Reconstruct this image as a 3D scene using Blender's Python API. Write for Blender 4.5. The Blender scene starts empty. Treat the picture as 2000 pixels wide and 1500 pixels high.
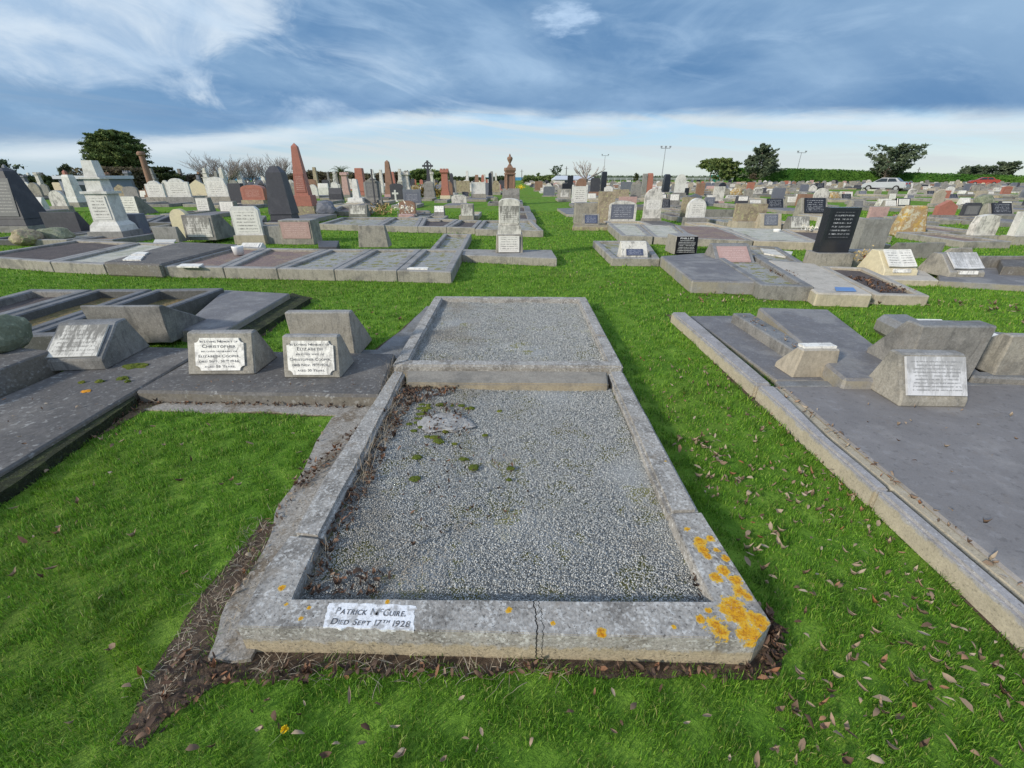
import bpy, bmesh, math, random
import numpy as np
from mathutils import Vector, Matrix, noise as mnoise
random.seed(7)
RNG = np.random.default_rng(11)
S = bpy.context.scene
C = S.collection
R = math.radians

# ---------------------------------------------------------------- camera
F, PITCH, H = 850.0, math.atan(406/850.0), 1.65      # focal length in px of a 2000 px wide frame
SP, CP = math.sin(PITCH), math.cos(PITCH)
cam = bpy.data.objects.new('camera', bpy.data.cameras.new('camera'))
C.objects.link(cam)
cam.location = (0, 0, H)
cam.rotation_euler = (math.pi/2 - PITCH, 0, 0)
cam.data.sensor_width = 36
cam.data.lens = 36*F/2000
cam.data.clip_start = 0.05
cam.data.clip_end = 9000
S.camera = cam
S.view_settings.view_transform = 'Standard'
S.view_settings.look = 'None'
S.view_settings.exposure = 0.62
S.view_settings.gamma = 1

# ---------------------------------------------------------------- node helpers
class NB:
    def __init__(s, nt):
        s.nt = nt
    def n(s, t, **kw):
        nd = s.nt.nodes.new(t)
        for k, v in kw.items():
            if k.startswith('_'):
                setattr(nd, k[1:], v)
        for k, v in kw.items():
            if not k.startswith('_'):
                key = int(k[1:]) if k[0] == 'i' and k[1:].isdigit() else k.replace('__', ' ')
                s.put(nd.inputs[key], v)
        return nd
    def put(s, sock, v):
        if isinstance(v, bpy.types.NodeSocket):
            s.nt.links.new(v, sock)
        elif v is not None:
            if hasattr(sock.default_value, '__len__') and isinstance(v, (tuple, list)):
                L = len(sock.default_value)
                v = tuple(v)[:L] + ((1.0,)*(L-len(v)) if L > len(v) else ())
            sock.default_value = v
    def m(s, op, a, b=None, c=None, clamp=False):
        nd = s.nt.nodes.new('ShaderNodeMath')
        nd.operation = op
        nd.use_clamp = clamp
        s.put(nd.inputs[0], a)
        if b is not None: s.put(nd.inputs[1], b)
        if c is not None: s.put(nd.inputs[2], c)
        return nd.outputs[0]
    def add(s, a, b): return s.m('ADD', a, b)
    def sub(s, a, b): return s.m('SUBTRACT', a, b)
    def mul(s, a, b): return s.m('MULTIPLY', a, b)
    def mix(s, f, a, b, mode='MIX'):
        nd = s.nt.nodes.new('ShaderNodeMix')
        nd.data_type = 'RGBA'; nd.blend_type = mode
        s.put(nd.inputs[0], f); s.put(nd.inputs[6], a); s.put(nd.inputs[7], b)
        return nd.outputs[2]
    def step(s, x, lo, hi):          # smoothstep lo..hi
        nd = s.nt.nodes.new('ShaderNodeMapRange')
        nd.interpolation_type = 'SMOOTHSTEP'
        s.put(nd.inputs[0], x); s.put(nd.inputs[1], lo); s.put(nd.inputs[2], hi)
        return nd.outputs[0]
    def noise(s, vec, scale, detail=4, rough=0.55, dist=0.0):
        nd = s.n('ShaderNodeTexNoise', Vector=vec, Scale=scale, Detail=detail, Roughness=rough, Distortion=dist)
        return nd.outputs[0]
    def comb(s, x, y, z):
        nd = s.nt.nodes.new('ShaderNodeCombineXYZ')
        s.put(nd.inputs[0], x); s.put(nd.inputs[1], y); s.put(nd.inputs[2], z)
        return nd.outputs[0]
    def sep(s, v):
        nd = s.nt.nodes.new('ShaderNodeSeparateXYZ')
        s.put(nd.inputs[0], v)
        return nd.outputs
    def ramp(s, f, stops, mode='LINEAR'):
        nd = s.nt.nodes.new('ShaderNodeValToRGB')
        s.put(nd.inputs[0], f)
        cr = nd.color_ramp; cr.interpolation = mode
        while len(cr.elements) < len(stops): cr.elements.new(0.5)
        for e, (p, c) in zip(cr.elements, stops):
            e.position = p; e.color = tuple(c)[:3] + (1,)
        return nd.outputs[0]

def lin(r, g, b):
    f = lambda c: ((c/255+0.055)/1.055)**2.4 if c > 10 else c/255/12.92
    return (f(r), f(g), f(b), 1)

# ---------------------------------------------------------------- sky
SUN_EL, SUN_AZ = R(24), R(232)       # azimuth clockwise from +Y: behind the camera, to the left
def build_world():
    w = bpy.data.worlds.new('World'); S.world = w; w.use_nodes = True
    nt = w.node_tree; nt.nodes.clear(); b = NB(nt)
    geo = b.n('ShaderNodeTexCoord')
    v = b.n('ShaderNodeVectorMath', _operation='NORMALIZE', i0=geo.outputs['Generated']).outputs[0]
    x, y, z = b.sep(v)[:3]
    az = b.m('ARCTAN2', x, y)
    hyp = b.m('SQRT', b.add(b.mul(x, x), b.mul(y, y)))
    el = b.m('DIVIDE', z, b.m('MAXIMUM', hyp, 0.02))
    sky = b.n('ShaderNodeTexSky', _sky_type='NISHITA', _sun_disc=False, _sun_elevation=SUN_EL, _sun_rotation=SUN_AZ,
              _altitude=10, _air_density=1.0, _dust_density=0.6, _ozone_density=1.2).outputs[0]
    K = 7.5
    col = lambda r, g, bb: tuple(c*K for c in lin(r, g, bb)[:3]) + (1,)
    clear = b.ramp(b.m('MULTIPLY', el, 2.0, clamp=True), [(0.0, lin(198, 211, 212)), (0.05, lin(194, 211, 219)), (0.10, lin(176, 203, 222)),
                                       (0.2, lin(155, 195, 228)), (0.5, lin(120, 165, 212)), (1.0, lin(95, 140, 195))])
    clear = b.n('ShaderNodeVectorMath', _operation='SCALE', i0=clear, Scale=K).outputs[0]
    clear = b.mix(b.mul(b.step(az, -0.30, -0.65), 0.55), clear, col(138, 178, 214))
    base = b.mix(0.18, clear, sky)
    # direction coordinates for the cloud noises
    wob = b.noise(b.comb(b.mul(az, 3.0), b.mul(el, 14.0), 0.0), 1.0, 5)
    wob0 = b.sub(wob, 0.5)
    # low pale streaks
    s1 = b.noise(b.comb(b.mul(az, 2.6), b.add(b.mul(el, 34.0), b.mul(az, 3.0)), 3.1), 1.0, 8, 0.60, 0.8)
    s1m = b.mul(b.step(s1, 0.40, 0.62), b.mul(b.step(el, 0.004, 0.02), b.sub(1.0, b.step(el, 0.10, 0.16))))
    c = b.mix(b.mul(s1m, b.add(0.45, b.mul(b.step(az, -0.65, -0.3), 0.35))), base, col(200, 209, 213))
    # bright fringe right under the bank; the bank's lower edge sags and frays
    fray = b.noise(b.comb(b.mul(az, 7.0), b.mul(el, 30.0), 6.0), 1.0, 8, 0.65, 0.5)
    big = b.noise(b.comb(b.mul(az, 1.8), b.mul(el, 3.0), 8.0), 1.0, 3, 0.5)
    edge = b.add(b.mul(b.m('COSINE', az), 0.106), b.add(b.mul(b.sub(fray, 0.5), 0.030), b.mul(b.sub(big, 0.5), 0.035)))
    edge = b.add(edge, b.mul(b.step(az, -0.2, -0.65), -0.035))
    d = b.sub(el, edge)
    fr = b.mul(b.step(d, -0.030, -0.008), b.sub(1.0, b.step(d, 0.0, 0.014)))
    fr = b.mul(fr, b.step(b.noise(b.comb(b.mul(az, 4.0), b.mul(el, 14.0), 9.0), 1.0, 6), 0.34, 0.62))
    c = b.mix(b.mul(fr, 0.75), c, col(212, 222, 229))
    # the blue-grey bank, several soft layers
    n2 = b.noise(b.comb(b.mul(az, 3.2), b.add(b.mul(el, 9.0), b.mul(az, 1.0)), 5.5), 1.0, 8, 0.56, 0.7)
    n3 = b.noise(b.comb(b.mul(az, 1.9), b.mul(el, 6.0), 1.2), 1.0, 8, 0.58, 1.2)
    n7 = b.noise(b.comb(b.mul(az, 6.0), b.add(b.mul(el, 20.0), b.mul(az, 2.5)), 11.0), 1.0, 8, 0.62, 0.6)
    bank = b.mix(b.step(n2, 0.30, 0.72), col(93, 132, 174), col(128, 160, 193))
    bank = b.mix(b.mul(b.step(n3, 0.44, 0.76), 0.60), bank, col(160, 189, 218))
    bank = b.mix(b.mul(b.step(n7, 0.50, 0.78), 0.40), bank, col(172, 198, 224))
    bank = b.mix(b.mul(b.sub(1.0, b.step(d, 0.0, 0.07)), 0.45), bank, col(100, 137, 178))
    bank = b.mix(b.mul(b.step(az, 0.30, 0.80), b.mul(b.step(el, 0.10, 0.22), 0.6)), bank, col(158, 187, 215))
    bm = b.step(d, -0.008, 0.020)
    bm = b.mul(bm, b.add(0.72, b.mul(b.step(az, -0.8, -0.3), 0.28)))
    c = b.mix(bm, c, bank)
    # small bright gap
    gx = b.m('DIVIDE', b.sub(az, 0.10), 0.05); gy = b.m('DIVIDE', b.sub(el, 0.258), 0.022)
    g = b.add(b.add(b.mul(gx, gx), b.mul(gy, gy)), b.mul(b.sub(b.noise(b.comb(b.mul(az, 16.0), b.mul(el, 44.0), 2.0), 1.0, 7, 0.62), 0.5), 6.0))
    c = b.mix(b.mul(b.sub(1.0, b.step(g, -0.6, 1.8)), 0.7), c, col(190, 214, 240))
    # white high cloud in the left
    n4 = b.noise(b.comb(b.mul(az, 6.5), b.mul(el, 12.0), 7.7), 1.0, 9, 0.62, 0.6)
    lim = b.add(0.130, b.mul(b.m('MAXIMUM', b.add(az, 0.55), 0.0), 0.62))
    lim = b.add(lim, b.mul(b.sub(n4, 0.5), 0.24))
    lb = b.sub(el, lim)
    lm = b.mul(b.step(lb, -0.012, 0.045), b.sub(1.0, b.step(az, -0.45, -0.18)))
    wc = b.mix(b.step(b.noise(b.comb(b.mul(az, 7.0), b.mul(el, 13.0), 2.2), 1.0, 8, 0.6, 0.6), 0.34, 0.70), col(158, 184, 212), col(208, 221, 233))
    c = b.mix(b.mul(lm, 0.85), c, wc)
    # soft veils over the left-centre
    n5 = b.noise(b.comb(b.mul(az, 4.0), b.add(b.mul(el, 12.0), b.mul(az, 2.5)), 4.4), 1.0, 8, 0.60, 0.8)
    vm = b.mul(b.step(n5, 0.48, 0.76), b.mul(b.sub(1.0, b.step(az, -0.25, 0.25)), b.step(el, 0.05, 0.12)))
    c = b.mix(b.mul(vm, 0.65), c, col(190, 210, 230))
    # overhead and behind the camera: broken cloud, the blue of the zenith between
    n6 = b.noise(v, 2.2, 6, 0.55, 0.3)
    over = b.mix(b.step(n6, 0.42, 0.62), col(128, 164, 210), col(208, 214, 224))
    c = b.mix(b.step(el, 0.32, 0.55), c, over)
    back = b.sub(1.0, b.step(y, -0.35, 0.1))
    c = b.mix(b.mul(back, b.step(el, 0.0, 0.1)), c, over)
    bg = b.n('ShaderNodeBackground', Color=c, Strength=0.1)
    out = b.n('ShaderNodeOutputWorld', Surface=bg.outputs[0])
build_world()
sl = bpy.data.lights.new('sun', 'SUN'); sun = bpy.data.objects.new('sun', sl); C.objects.link(sun)
sl.energy = 2.35; sl.angle = R(6.0); sl.color = (1.0, 0.92, 0.79)
sd = Vector((math.sin(SUN_AZ)*math.cos(SUN_EL), math.cos(SUN_AZ)*math.cos(SUN_EL), math.sin(SUN_EL)))
sun.rotation_euler = sd.to_track_quat('Z', 'Y').to_euler()
sun.location = (-20, -20, 30)

# ---------------------------------------------------------------- picture <-> ground
def G(px, py, z=0.0):
    a = PITCH + math.atan((py-750)/F)
    Y = (H-z)/math.tan(a)
    zc = Y*CP + (H-z)*SP
    return (px-1000)/F*zc, Y
def ZC(Y, z=0.0): return Y*CP + (H-z)*SP
def ztop(Y, py): return H - Y*math.tan(PITCH + math.atan((py-750)/F))

# ---------------------------------------------------------------- materials
def new_mat(name):
    m = bpy.data.materials.new(name); m.use_nodes = True
    nt = m.node_tree; nt.nodes.clear()
    return m, NB(nt)
def finish(b, col, rough=0.85, bump=None, bstr=0.3, bdist=0.01, spec=0.3, extra=None):
    p = b.n('ShaderNodeBsdfPrincipled', Base__Color=col, Roughness=rough)
    p.inputs['Specular IOR Level'].default_value = spec
    if bump is not None:
        bp = b.n('ShaderNodeBump', Strength=bstr, Distance=bdist, Height=bump)
        b.nt.links.new(bp.outputs[0], p.inputs['Normal'])
    sh = p.outputs[0]
    if extra: sh = extra(b, p, sh)
    b.n('ShaderNodeOutputMaterial', Surface=sh)
    return p
def stone(name, side, top=None, patch=None, pamt=0.5, scale=3.0, grain=60, gamt=0.35, speck=None, samt=0.0, sscale=90, sth=0.57,
          pits=0.0, lichen=None, lamt=0.0, rough=0.9, bstr=0.35, spots=None, spotcol=None, crack=None, streak=0.0, spec=0.25, low=None, bd=0.006):
    m, b = new_mat(name)
    g = b.n('ShaderNodeNewGeometry'); pos = g.outputs['Position']
    nz = b.sep(g.outputs['Normal'])[2]
    px, py, pz = b.sep(pos)[:3]
    n1 = b.noise(pos, scale, 7, 0.62)
    n2 = b.noise(pos, grain, 4, 0.7)
    n3 = b.noise(pos, scale*4.3, 6, 0.65)
    col = side
    if top: col = b.mix(b.step(b.add(nz, b.mul(b.sub(n3, 0.5), 0.5)), 0.45, 0.8), side, top)
    if low:      # clean band close to the ground, irregular border
        col = b.mix(b.step(b.add(pz, b.mul(b.sub(n3, 0.5), 0.10)), low[0]-0.008, low[0]+0.012), low[1], col)
    if patch:
        pm = b.mul(b.step(n1, 0.48, 0.62), pamt)
        if low: pm = b.mul(pm, b.step(pz, low[0]-0.02, low[0]+0.02))
        col = b.mix(pm, col, patch)
    sc = b.add(1-gamt*1.1, b.mul(n2, gamt*2.2))
    sc = b.mul(sc, b.add(0.80, b.mul(n3, 0.64)))
    col = b.n('ShaderNodeVectorMath', _operation='SCALE', i0=col, Scale=sc).outputs[0]
    if streak:   # rain streaks down the upright faces
        st = b.noise(b.comb(b.mul(px, 13), b.mul(py, 13), b.mul(pz, 2.4)), 1.0, 7, 0.72, 1.2)
        sm = b.mul(b.step(st, 0.50, 0.66), b.mul(b.sub(1.0, b.step(b.m('ABSOLUTE', nz), 0.5, 0.9)), streak))
        col = b.mix(sm, col, (0.075, 0.075, 0.07, 1))
    if speck:
        s = b.noise(pos, sscale, 3, 0.6)
        mk = b.mul(b.step(s, sth, sth+0.07), samt)
        s2 = b.noise(pos, sscale*0.22, 5, 0.75)
        mk = b.m('MAXIMUM', mk, b.mul(b.step(s2, 0.62, 0.70), samt*0.8))
        mk = b.mul(mk, b.add(0.25, b.mul(b.step(n3, 0.42, 0.60), 0.75)))
        if low: mk = b.mul(mk, b.step(pz, low[0]-0.01, low[0]+0.02))
        col = b.mix(mk, col, speck)
    if pits:
        pn = b.noise(pos, sscale*1.25, 4, 0.75)
        col = b.mix(b.mul(b.step(pn, 0.55, 0.66), pits), col, (0.045, 0.042, 0.038, 1))
        wn = b.noise(pos, 9.0, 6, 0.7)
        col = b.mix(b.mul(b.step(wn, 0.55, 0.68), pits*0.55), col, (0.20, 0.155, 0.105, 1))
    if lichen:
        l = b.noise(pos, scale*1.9, 6, 0.7)
        col = b.mix(b.step(l, 0.66-lamt*0.3, 0.70-lamt*0.3), col, lichen)
    hgt = b.add(b.mul(n2, 0.5), b.mul(n3, 1.0))
    if spots:
        acc = None
        for (sx, sy, sz, sr) in spots:
            d = b.n('ShaderNodeVectorMath', _operation='DISTANCE', i0=pos, i1=(sx, sy, sz)).outputs[1]
            d = b.m('DIVIDE', d, sr)
            acc = d if acc is None else b.m('MINIMUM', acc, d)
        acc = b.add(acc, b.mul(b.sub(b.noise(pos, 30, 6, 0.75), 0.47), 2.9))
        mk = b.sub(1.0, b.step(acc, 0.88, 1.0))
        lc = b.mix(b.step(b.noise(pos, 90, 5, 0.75), 0.38, 0.60), (spotcol[0]*0.62, spotcol[1]*0.46, spotcol[2], 1), spotcol)
        lc = b.mix(b.step(acc, 0.45, 0.98), lc, (0.70, 0.46, 0.06, 1))
        fleck = b.step(b.noise(pos, 150, 3, 0.7), 0.62, 0.66)
        mk = b.mul(mk, b.sub(1.0, b.mul(fleck, 0.8)))
        col = b.mix(mk, col, lc)
        hgt = b.add(hgt, b.mul(mk, 0.5))
    if crack:
        for (cx, amp, wd) in crack:
            wv = b.mul(b.sub(b.noise(b.comb(0.0, b.mul(py, 9), b.mul(pz, 9)), 1.0, 6, 0.7), 0.5), amp)
            dd = b.m('ABSOLUTE', b.sub(px, b.add(wv, cx)))
            mk = b.sub(1.0, b.step(dd, wd*0.4, wd))
            col = b.mix(mk, col, (0.02, 0.018, 0.015, 1))
            hgt = b.sub(hgt, b.mul(mk, 1.5))
    finish(b, col, rough, hgt, bstr, bd, spec)
    return m
M = {}
GREY = (0.26, 0.25, 0.225, 1); TAN = (0.36, 0.30, 0.20, 1)
M['concrete'] = stone('weathered_concrete', (0.29, 0.27, 0.225, 1), (0.26, 0.257, 0.25, 1), (0.15, 0.145, 0.13, 1), 0.65, 3.2, pits=0.3, gamt=0.5, speck=(0.5, 0.5, 0.46, 1), samt=0.3, streak=0.45)
M['concrete_grey'] = stone('grey_concrete', (0.22, 0.21, 0.19, 1), (0.19, 0.195, 0.20, 1), (0.11, 0.108, 0.10, 1), 0.65, 2.7, pits=0.3, gamt=0.5, speck=(0.42, 0.42, 0.4, 1), samt=0.3, streak=0.5)
M['concrete_tan'] = stone('tan_concrete', (0.37, 0.325, 0.25, 1), (0.33, 0.315, 0.285, 1), (0.24, 0.215, 0.17, 1), 0.4, 3.0, speck=(0.5, 0.47, 0.42, 1), samt=0.15, streak=0.3)
M['concrete_pale'] = stone('pale_concrete', (0.42, 0.37, 0.27, 1), (0.42, 0.39, 0.34, 1), (0.26, 0.24, 0.2, 1), 0.4, 3.0, streak=0.25)
M['slab'] = stone('dark_slab', (0.16, 0.145, 0.12, 1), (0.105, 0.100, 0.096, 1), (0.16, 0.15, 0.138, 1), 0.8, 1.7, grain=45, gamt=0.5, pits=0.35, speck=(0.42, 0.42, 0.40, 1), samt=0.5, sscale=28, rough=0.8)
M['slab_blue'] = stone('blue_grey_slab', (0.27, 0.245, 0.19, 1), (0.152, 0.150, 0.156, 1), (0.235, 0.23, 0.225, 1), 0.8, 1.9, grain=50, gamt=0.5, pits=0.35, speck=(0.40, 0.41, 0.42, 1), samt=0.32, sscale=40, rough=0.75)
M['slab_smooth'] = stone('smooth_grey_slab', (0.28, 0.25, 0.19, 1), (0.185, 0.176, 0.173, 1), (0.285, 0.272, 0.262, 1), 0.8, 1.1, grain=120, gamt=0.25, pits=0.3, speck=(0.34, 0.34, 0.35, 1), samt=0.22, sscale=17, rough=0.7, bstr=0.15)
M['kerb_dark'] = stone('dark_kerb', (0.10, 0.10, 0.092, 1), (0.15, 0.155, 0.165, 1), (0.09, 0.088, 0.08, 1), 0.5, 3, speck=(0.35, 0.36, 0.36, 1), samt=0.35)
M['marble'] = stone('white_marble', (0.58, 0.57, 0.53, 1), None, (0.38, 0.37, 0.34, 1), 0.6, 4, grain=40, gamt=0.08, rough=0.6, bstr=0.1, streak=0.16)
M['marble_stained'] = stone('stained_marble', (0.56, 0.54, 0.48, 1), None, (0.28, 0.27, 0.24, 1), 0.7, 5, grain=40, gamt=0.14, rough=0.7, bstr=0.12, streak=0.75)
M['red'] = stone('red_granite', (0.34, 0.14, 0.10, 1), None, (0.26, 0.115, 0.085, 1), 0.5, 5, grain=150, gamt=0.4, rough=0.5, bstr=0.08, speck=(0.45, 0.25, 0.2, 1), samt=0.2)
M['brown'] = stone('brown_sandstone', (0.24, 0.145, 0.10, 1), None, (0.15, 0.10, 0.07, 1), 0.5, 4, rough=0.8, bstr=0.2)
M['pink'] = stone('pink_granite', (0.42, 0.285, 0.25, 1), None, (0.30, 0.21, 0.19, 1), 0.6, 6, grain=110, gamt=0.4, rough=0.55, bstr=0.15)
M['black'] = stone('black_granite', (0.020, 0.022, 0.028, 1), None, (0.028, 0.03, 0.036, 1), 0.5, 4, grain=200, gamt=0.3, rough=0.22, bstr=0.02, spec=0.5)
M['charcoal'] = stone('charcoal_stone', (0.055, 0.056, 0.064, 1), None, (0.08, 0.08, 0.088, 1), 0.5, 3, grain=120, gamt=0.3, rough=0.5, bstr=0.1)
M['bluegrey'] = stone('blue_grey_granite', (0.13, 0.14, 0.165, 1), None, (0.17, 0.175, 0.19, 1), 0.5, 4, grain=150, gamt=0.3, rough=0.5, bstr=0.08)
M['grey'] = stone('grey_stone', (0.24, 0.235, 0.215, 1), None, (0.16, 0.155, 0.14, 1), 0.6, 4, grain=60, streak=0.4)
M['rough'] = stone('rough_stone', (0.30, 0.25, 0.175, 1), None, (0.17, 0.14, 0.10, 1), 0.7, 5, grain=30, bstr=0.8, lichen=(0.42, 0.40, 0.22, 1), lamt=0.35, bd=0.02)
M['lichened'] = stone('lichened_boulder', (0.33, 0.23, 0.12, 1), None, (0.42, 0.28, 0.07, 1), 0.8, 4, grain=30, bstr=0.9, lichen=(0.50, 0.46, 0.33, 1), lamt=0.5, bd=0.02)
M['greenstone'] = stone('mossy_rock', (0.17, 0.19, 0.13, 1), None, (0.28, 0.28, 0.22, 1), 0.6, 5, grain=40, bstr=0.7, lichen=(0.32, 0.34, 0.24, 1), lamt=0.3, bd=0.02)
M['cream'] = stone('cream_render', (0.55, 0.49, 0.33, 1), None, (0.46, 0.41, 0.3, 1), 0.4, 4, gamt=0.12, rough=0.7, bstr=0.1)
M['moss'] = stone('moss', (0.10, 0.13, 0.02, 1), None, (0.20, 0.21, 0.03, 1), 0.8, 12, grain=140, gamt=0.6, bstr=1.0, rough=1.0, bd=0.02)
M['darkmoss'] = stone('dark_moss', (0.03, 0.035, 0.018, 1), None, (0.07, 0.085, 0.03, 1), 0.7, 14, grain=100, gamt=0.6, bstr=1.0, rough=1.0, speck=(0.18, 0.2, 0.18, 1), samt=0.4, bd=0.02)
M['soil'] = stone('bare_soil', (0.085, 0.060, 0.042, 1), None, (0.14, 0.105, 0.075, 1), 0.7, 9, grain=90, gamt=0.6, bstr=1.0, rough=1.0, speck=(0.28, 0.22, 0.16, 1), samt=0.35, sscale=60, bd=0.015)
M['drysoil'] = stone('dry_moss_and_soil', (0.17, 0.125, 0.075, 1), None, (0.10, 0.075, 0.045, 1), 0.7, 12, grain=90, gamt=0.5, bstr=1.0, rough=1.0, speck=(0.32, 0.25, 0.15, 1), samt=0.5, sscale=60, bd=0.015)
M['footing'] = stone('concrete_footing', (0.30, 0.27, 0.225, 1), (0.27, 0.25, 0.22, 1), (0.15, 0.12, 0.085, 1), 0.9, 4.5, grain=90, gamt=0.6, speck=(0.50, 0.48, 0.44, 1), samt=0.6, sscale=60, sth=.52, pits=0.8, bstr=0.8)
M['gravel_grey'] = stone('grey_gravel_bed', (0.29, 0.295, 0.285, 1), None, (0.36, 0.35, 0.31, 1), 0.5, 3, lichen=(0.24, 0.235, 0.10, 1), lamt=0.45, grain=110, gamt=0.7, bstr=1.0, speck=(0.55, 0.56, 0.54, 1), samt=0.5, sscale=120, bd=0.02)
M['gravel_red'] = stone('red_brown_gravel_bed', (0.21, 0.155, 0.14, 1), None, (0.28, 0.22, 0.15, 1), 0.6, 3, grain=90, gamt=0.7, bstr=1.0, speck=(0.42, 0.36, 0.32, 1), samt=0.5, sscale=90, bd=0.02)
M['gravel_white'] = stone('pale_chip_bed', (0.45, 0.44, 0.38, 1), None, (0.30, 0.31, 0.22, 1), 0.7, 4, grain=90, gamt=0.7, bstr=1.0, bd=0.02)
M['gravel_dark'] = stone('dark_gravel_bed', (0.095, 0.082, 0.08, 1), None, (0.13, 0.11, 0.10, 1), 0.6, 3, grain=90, gamt=0.6, bstr=1.0, bd=0.02)
M['tanbed'] = stone('dry_weed_bed', (0.22, 0.165, 0.08, 1), None, (0.13, 0.12, 0.05, 1), 0.8, 7, grain=60, gamt=0.6, bstr=1.0, lichen=(0.10, 0.14, 0.03, 1), lamt=0.25, bd=0.03)
M['leafbed'] = stone('leaf_covered_bed', (0.17, 0.095, 0.05, 1), None, (0.24, 0.14, 0.08, 1), 0.7, 12, grain=50, gamt=0.6, bstr=1.0, bd=0.03)

M['slab'].name = 'dark_slab'
def simple(name, col, rough=0.6, metal=0.0, bump=None, island=None, trans=0.0):
    m, b = new_mat(name)
    c = col
    if island:
        g = b.n('ShaderNodeNewGeometry')
        c = b.ramp(g.outputs['Random Per Island'], island)
    def ex(b, p, sh):
        if trans:
            t = b.n('ShaderNodeBsdfTranslucent', Color=c)
            return b.n('ShaderNodeMixShader', i0=trans, i1=sh, i2=t.outputs[0]).outputs[0]
        return sh
    p = finish(b, c, rough, extra=ex)
    p.inputs['Metallic'].default_value = metal
    return m
def lettering(name, ground, ink, rows=7, dark=0.0, rough=0.6, dens=0.46, vmax=0.94, stain=None):
    """worn, illegible lines of small characters, laid out in the panel's own UV"""
    m, b = new_mat(name)
    uv = b.n('ShaderNodeUVMap').outputs[0]
    g = b.n('ShaderNodeNewGeometry'); pos = g.outputs['Position']
    u, v = b.sep(uv)[:2]
    rv = b.mul(v, rows)
    fr = b.m('FRACT', rv); fl = b.m('FLOOR', rv)
    line = b.mul(b.step(fr, 0.28, 0.36), b.sub(1.0, b.step(fr, 0.66, 0.74)))
    ch = b.noise(b.comb(b.mul(u, 34), b.add(b.mul(v, rows*1.6), b.mul(fl, 5.3)), b.mul(fl, 3.7)), 1.0, 2, 0.7)
    line = b.mul(line, b.step(ch, dens-0.03, dens+0.05))
    half = b.add(0.26, b.mul(b.noise(b.comb(b.mul(fl, 7.31), 0.0, 0.0), 1.0, 0), 0.26))
    du = b.m('ABSOLUTE', b.sub(u, 0.5))
    line = b.mul(line, b.sub(1.0, b.step(du, half, b.add(half, 0.02))))
    line = b.mul(line, b.mul(b.step(v, 0.06, 0.09), b.sub(1.0, b.step(v, vmax-0.03, vmax))))
    wear = b.noise(pos, 14, 5, 0.6)
    col = b.mix(b.mul(b.step(wear, 0.5, 0.62), 0.35), ground, tuple(c*0.62 for c in ground[:3])+(1,))
    if stain:
        st = b.noise(b.comb(b.mul(u, 9), b.mul(v, 1.6), 1.0), 1.0, 6, 0.7)
        col = b.mix(b.mul(b.step(b.add(st, b.mul(v, 0.16)), 0.50, 0.68), stain), col, (0.13, 0.125, 0.11, 1))
    col = b.mix(b.mul(line, b.add(0.45, b.mul(wear, 0.6))), col, ink)
    finish(b, col, rough, spec=0.3)
    return m
M['i_white'] = lettering('inscribed_white_marble', (0.72, 0.70, 0.64, 1), (0.16, 0.15, 0.14, 1))
M['i_stained'] = lettering('inscribed_stained_marble', (0.62, 0.60, 0.54, 1), (0.20, 0.19, 0.17, 1), rows=8, stain=0.85)
M['i_grey'] = lettering('inscribed_grey_panel', (0.33, 0.33, 0.33, 1), (0.62, 0.62, 0.6, 1), rows=8, dens=0.5)
M['i_mottled'] = lettering('mottled_inscribed_panel', (0.60, 0.60, 0.60, 1), (0.22, 0.22, 0.22, 1), rows=11, dens=0.42, stain=0.5)
M['i_black'] = lettering('inscribed_black_granite', (0.022, 0.024, 0.030, 1), (0.45, 0.46, 0.48, 1), rows=8, rough=0.25, dens=0.5)
M['i_family'] = lettering('inscribed_black_family_plaque', (0.012, 0.013, 0.016, 1), (0.6, 0.6, 0.6, 1), rows=11, rough=0.25, dens=0.42, vmax=0.82)
M['i_blue'] = lettering('inscribed_blue_panel', (0.07, 0.085, 0.14, 1), (0.5, 0.52, 0.58, 1), rows=6, rough=0.4, dens=0.5)
M['i_red'] = lettering('inscribed_red_granite', (0.33, 0.13, 0.095, 1), (0.55, 0.36, 0.30, 1), rows=9, rough=0.5, dens=0.48)
M['i_pink'] = lettering('inscribed_pink_granite', (0.42, 0.28, 0.25, 1), (0.56, 0.42, 0.38, 1), rows=9, rough=0.6, dens=0.48)
M['i_dgrey'] = lettering('inscribed_dark_stone', (0.15, 0.15, 0.15, 1), (0.32, 0.31, 0.29, 1), rows=12, rough=0.6, dens=0.44)
M['i_bluegrey'] = lettering('inscribed_blue_grey_granite', (0.13, 0.14, 0.17, 1), (0.5, 0.5, 0.52, 1), rows=8, rough=0.5, dens=0.5)
M['paint_white'] = stone('white_paint', (0.72, 0.73, 0.74, 1), None, (0.30, 0.29, 0.27, 1), 0.75, 26, grain=120, gamt=0.2, rough=0.8, bstr=0.3)
M['plaque_white'] = stone('white_plaque', (0.74, 0.72, 0.66, 1), None, (0.36, 0.35, 0.33, 1), 0.6, 16, grain=90, gamt=0.14, rough=0.6, bstr=0.15, streak=0.55)
M['ink'] = stone('worn_lead_lettering', (0.10, 0.10, 0.105, 1), None, (0.36, 0.36, 0.35, 1), 0.7, 38, grain=200, rough=0.8, bstr=0.1)
M['whiteink'] = simple('white_lettering', (0.7, 0.7, 0.7, 1), 0.6)
M['porcelain'] = simple('white_glazed_pot', (0.75, 0.75, 0.73, 1), 0.3)
M['blueplate'] = simple('blue_plate', (0.13, 0.25, 0.5, 1), 0.5)
M['redglass'] = simple('dark_red_glass', (0.18, 0.012, 0.01, 1), 0.2)
M['petal_white'] = simple('white_petals', (0.75, 0.72, 0.62, 1), 0.7, island=[(0, (0.75, 0.7, 0.5, 1)), (1, (0.8, 0.78, 0.72, 1))])
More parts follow.
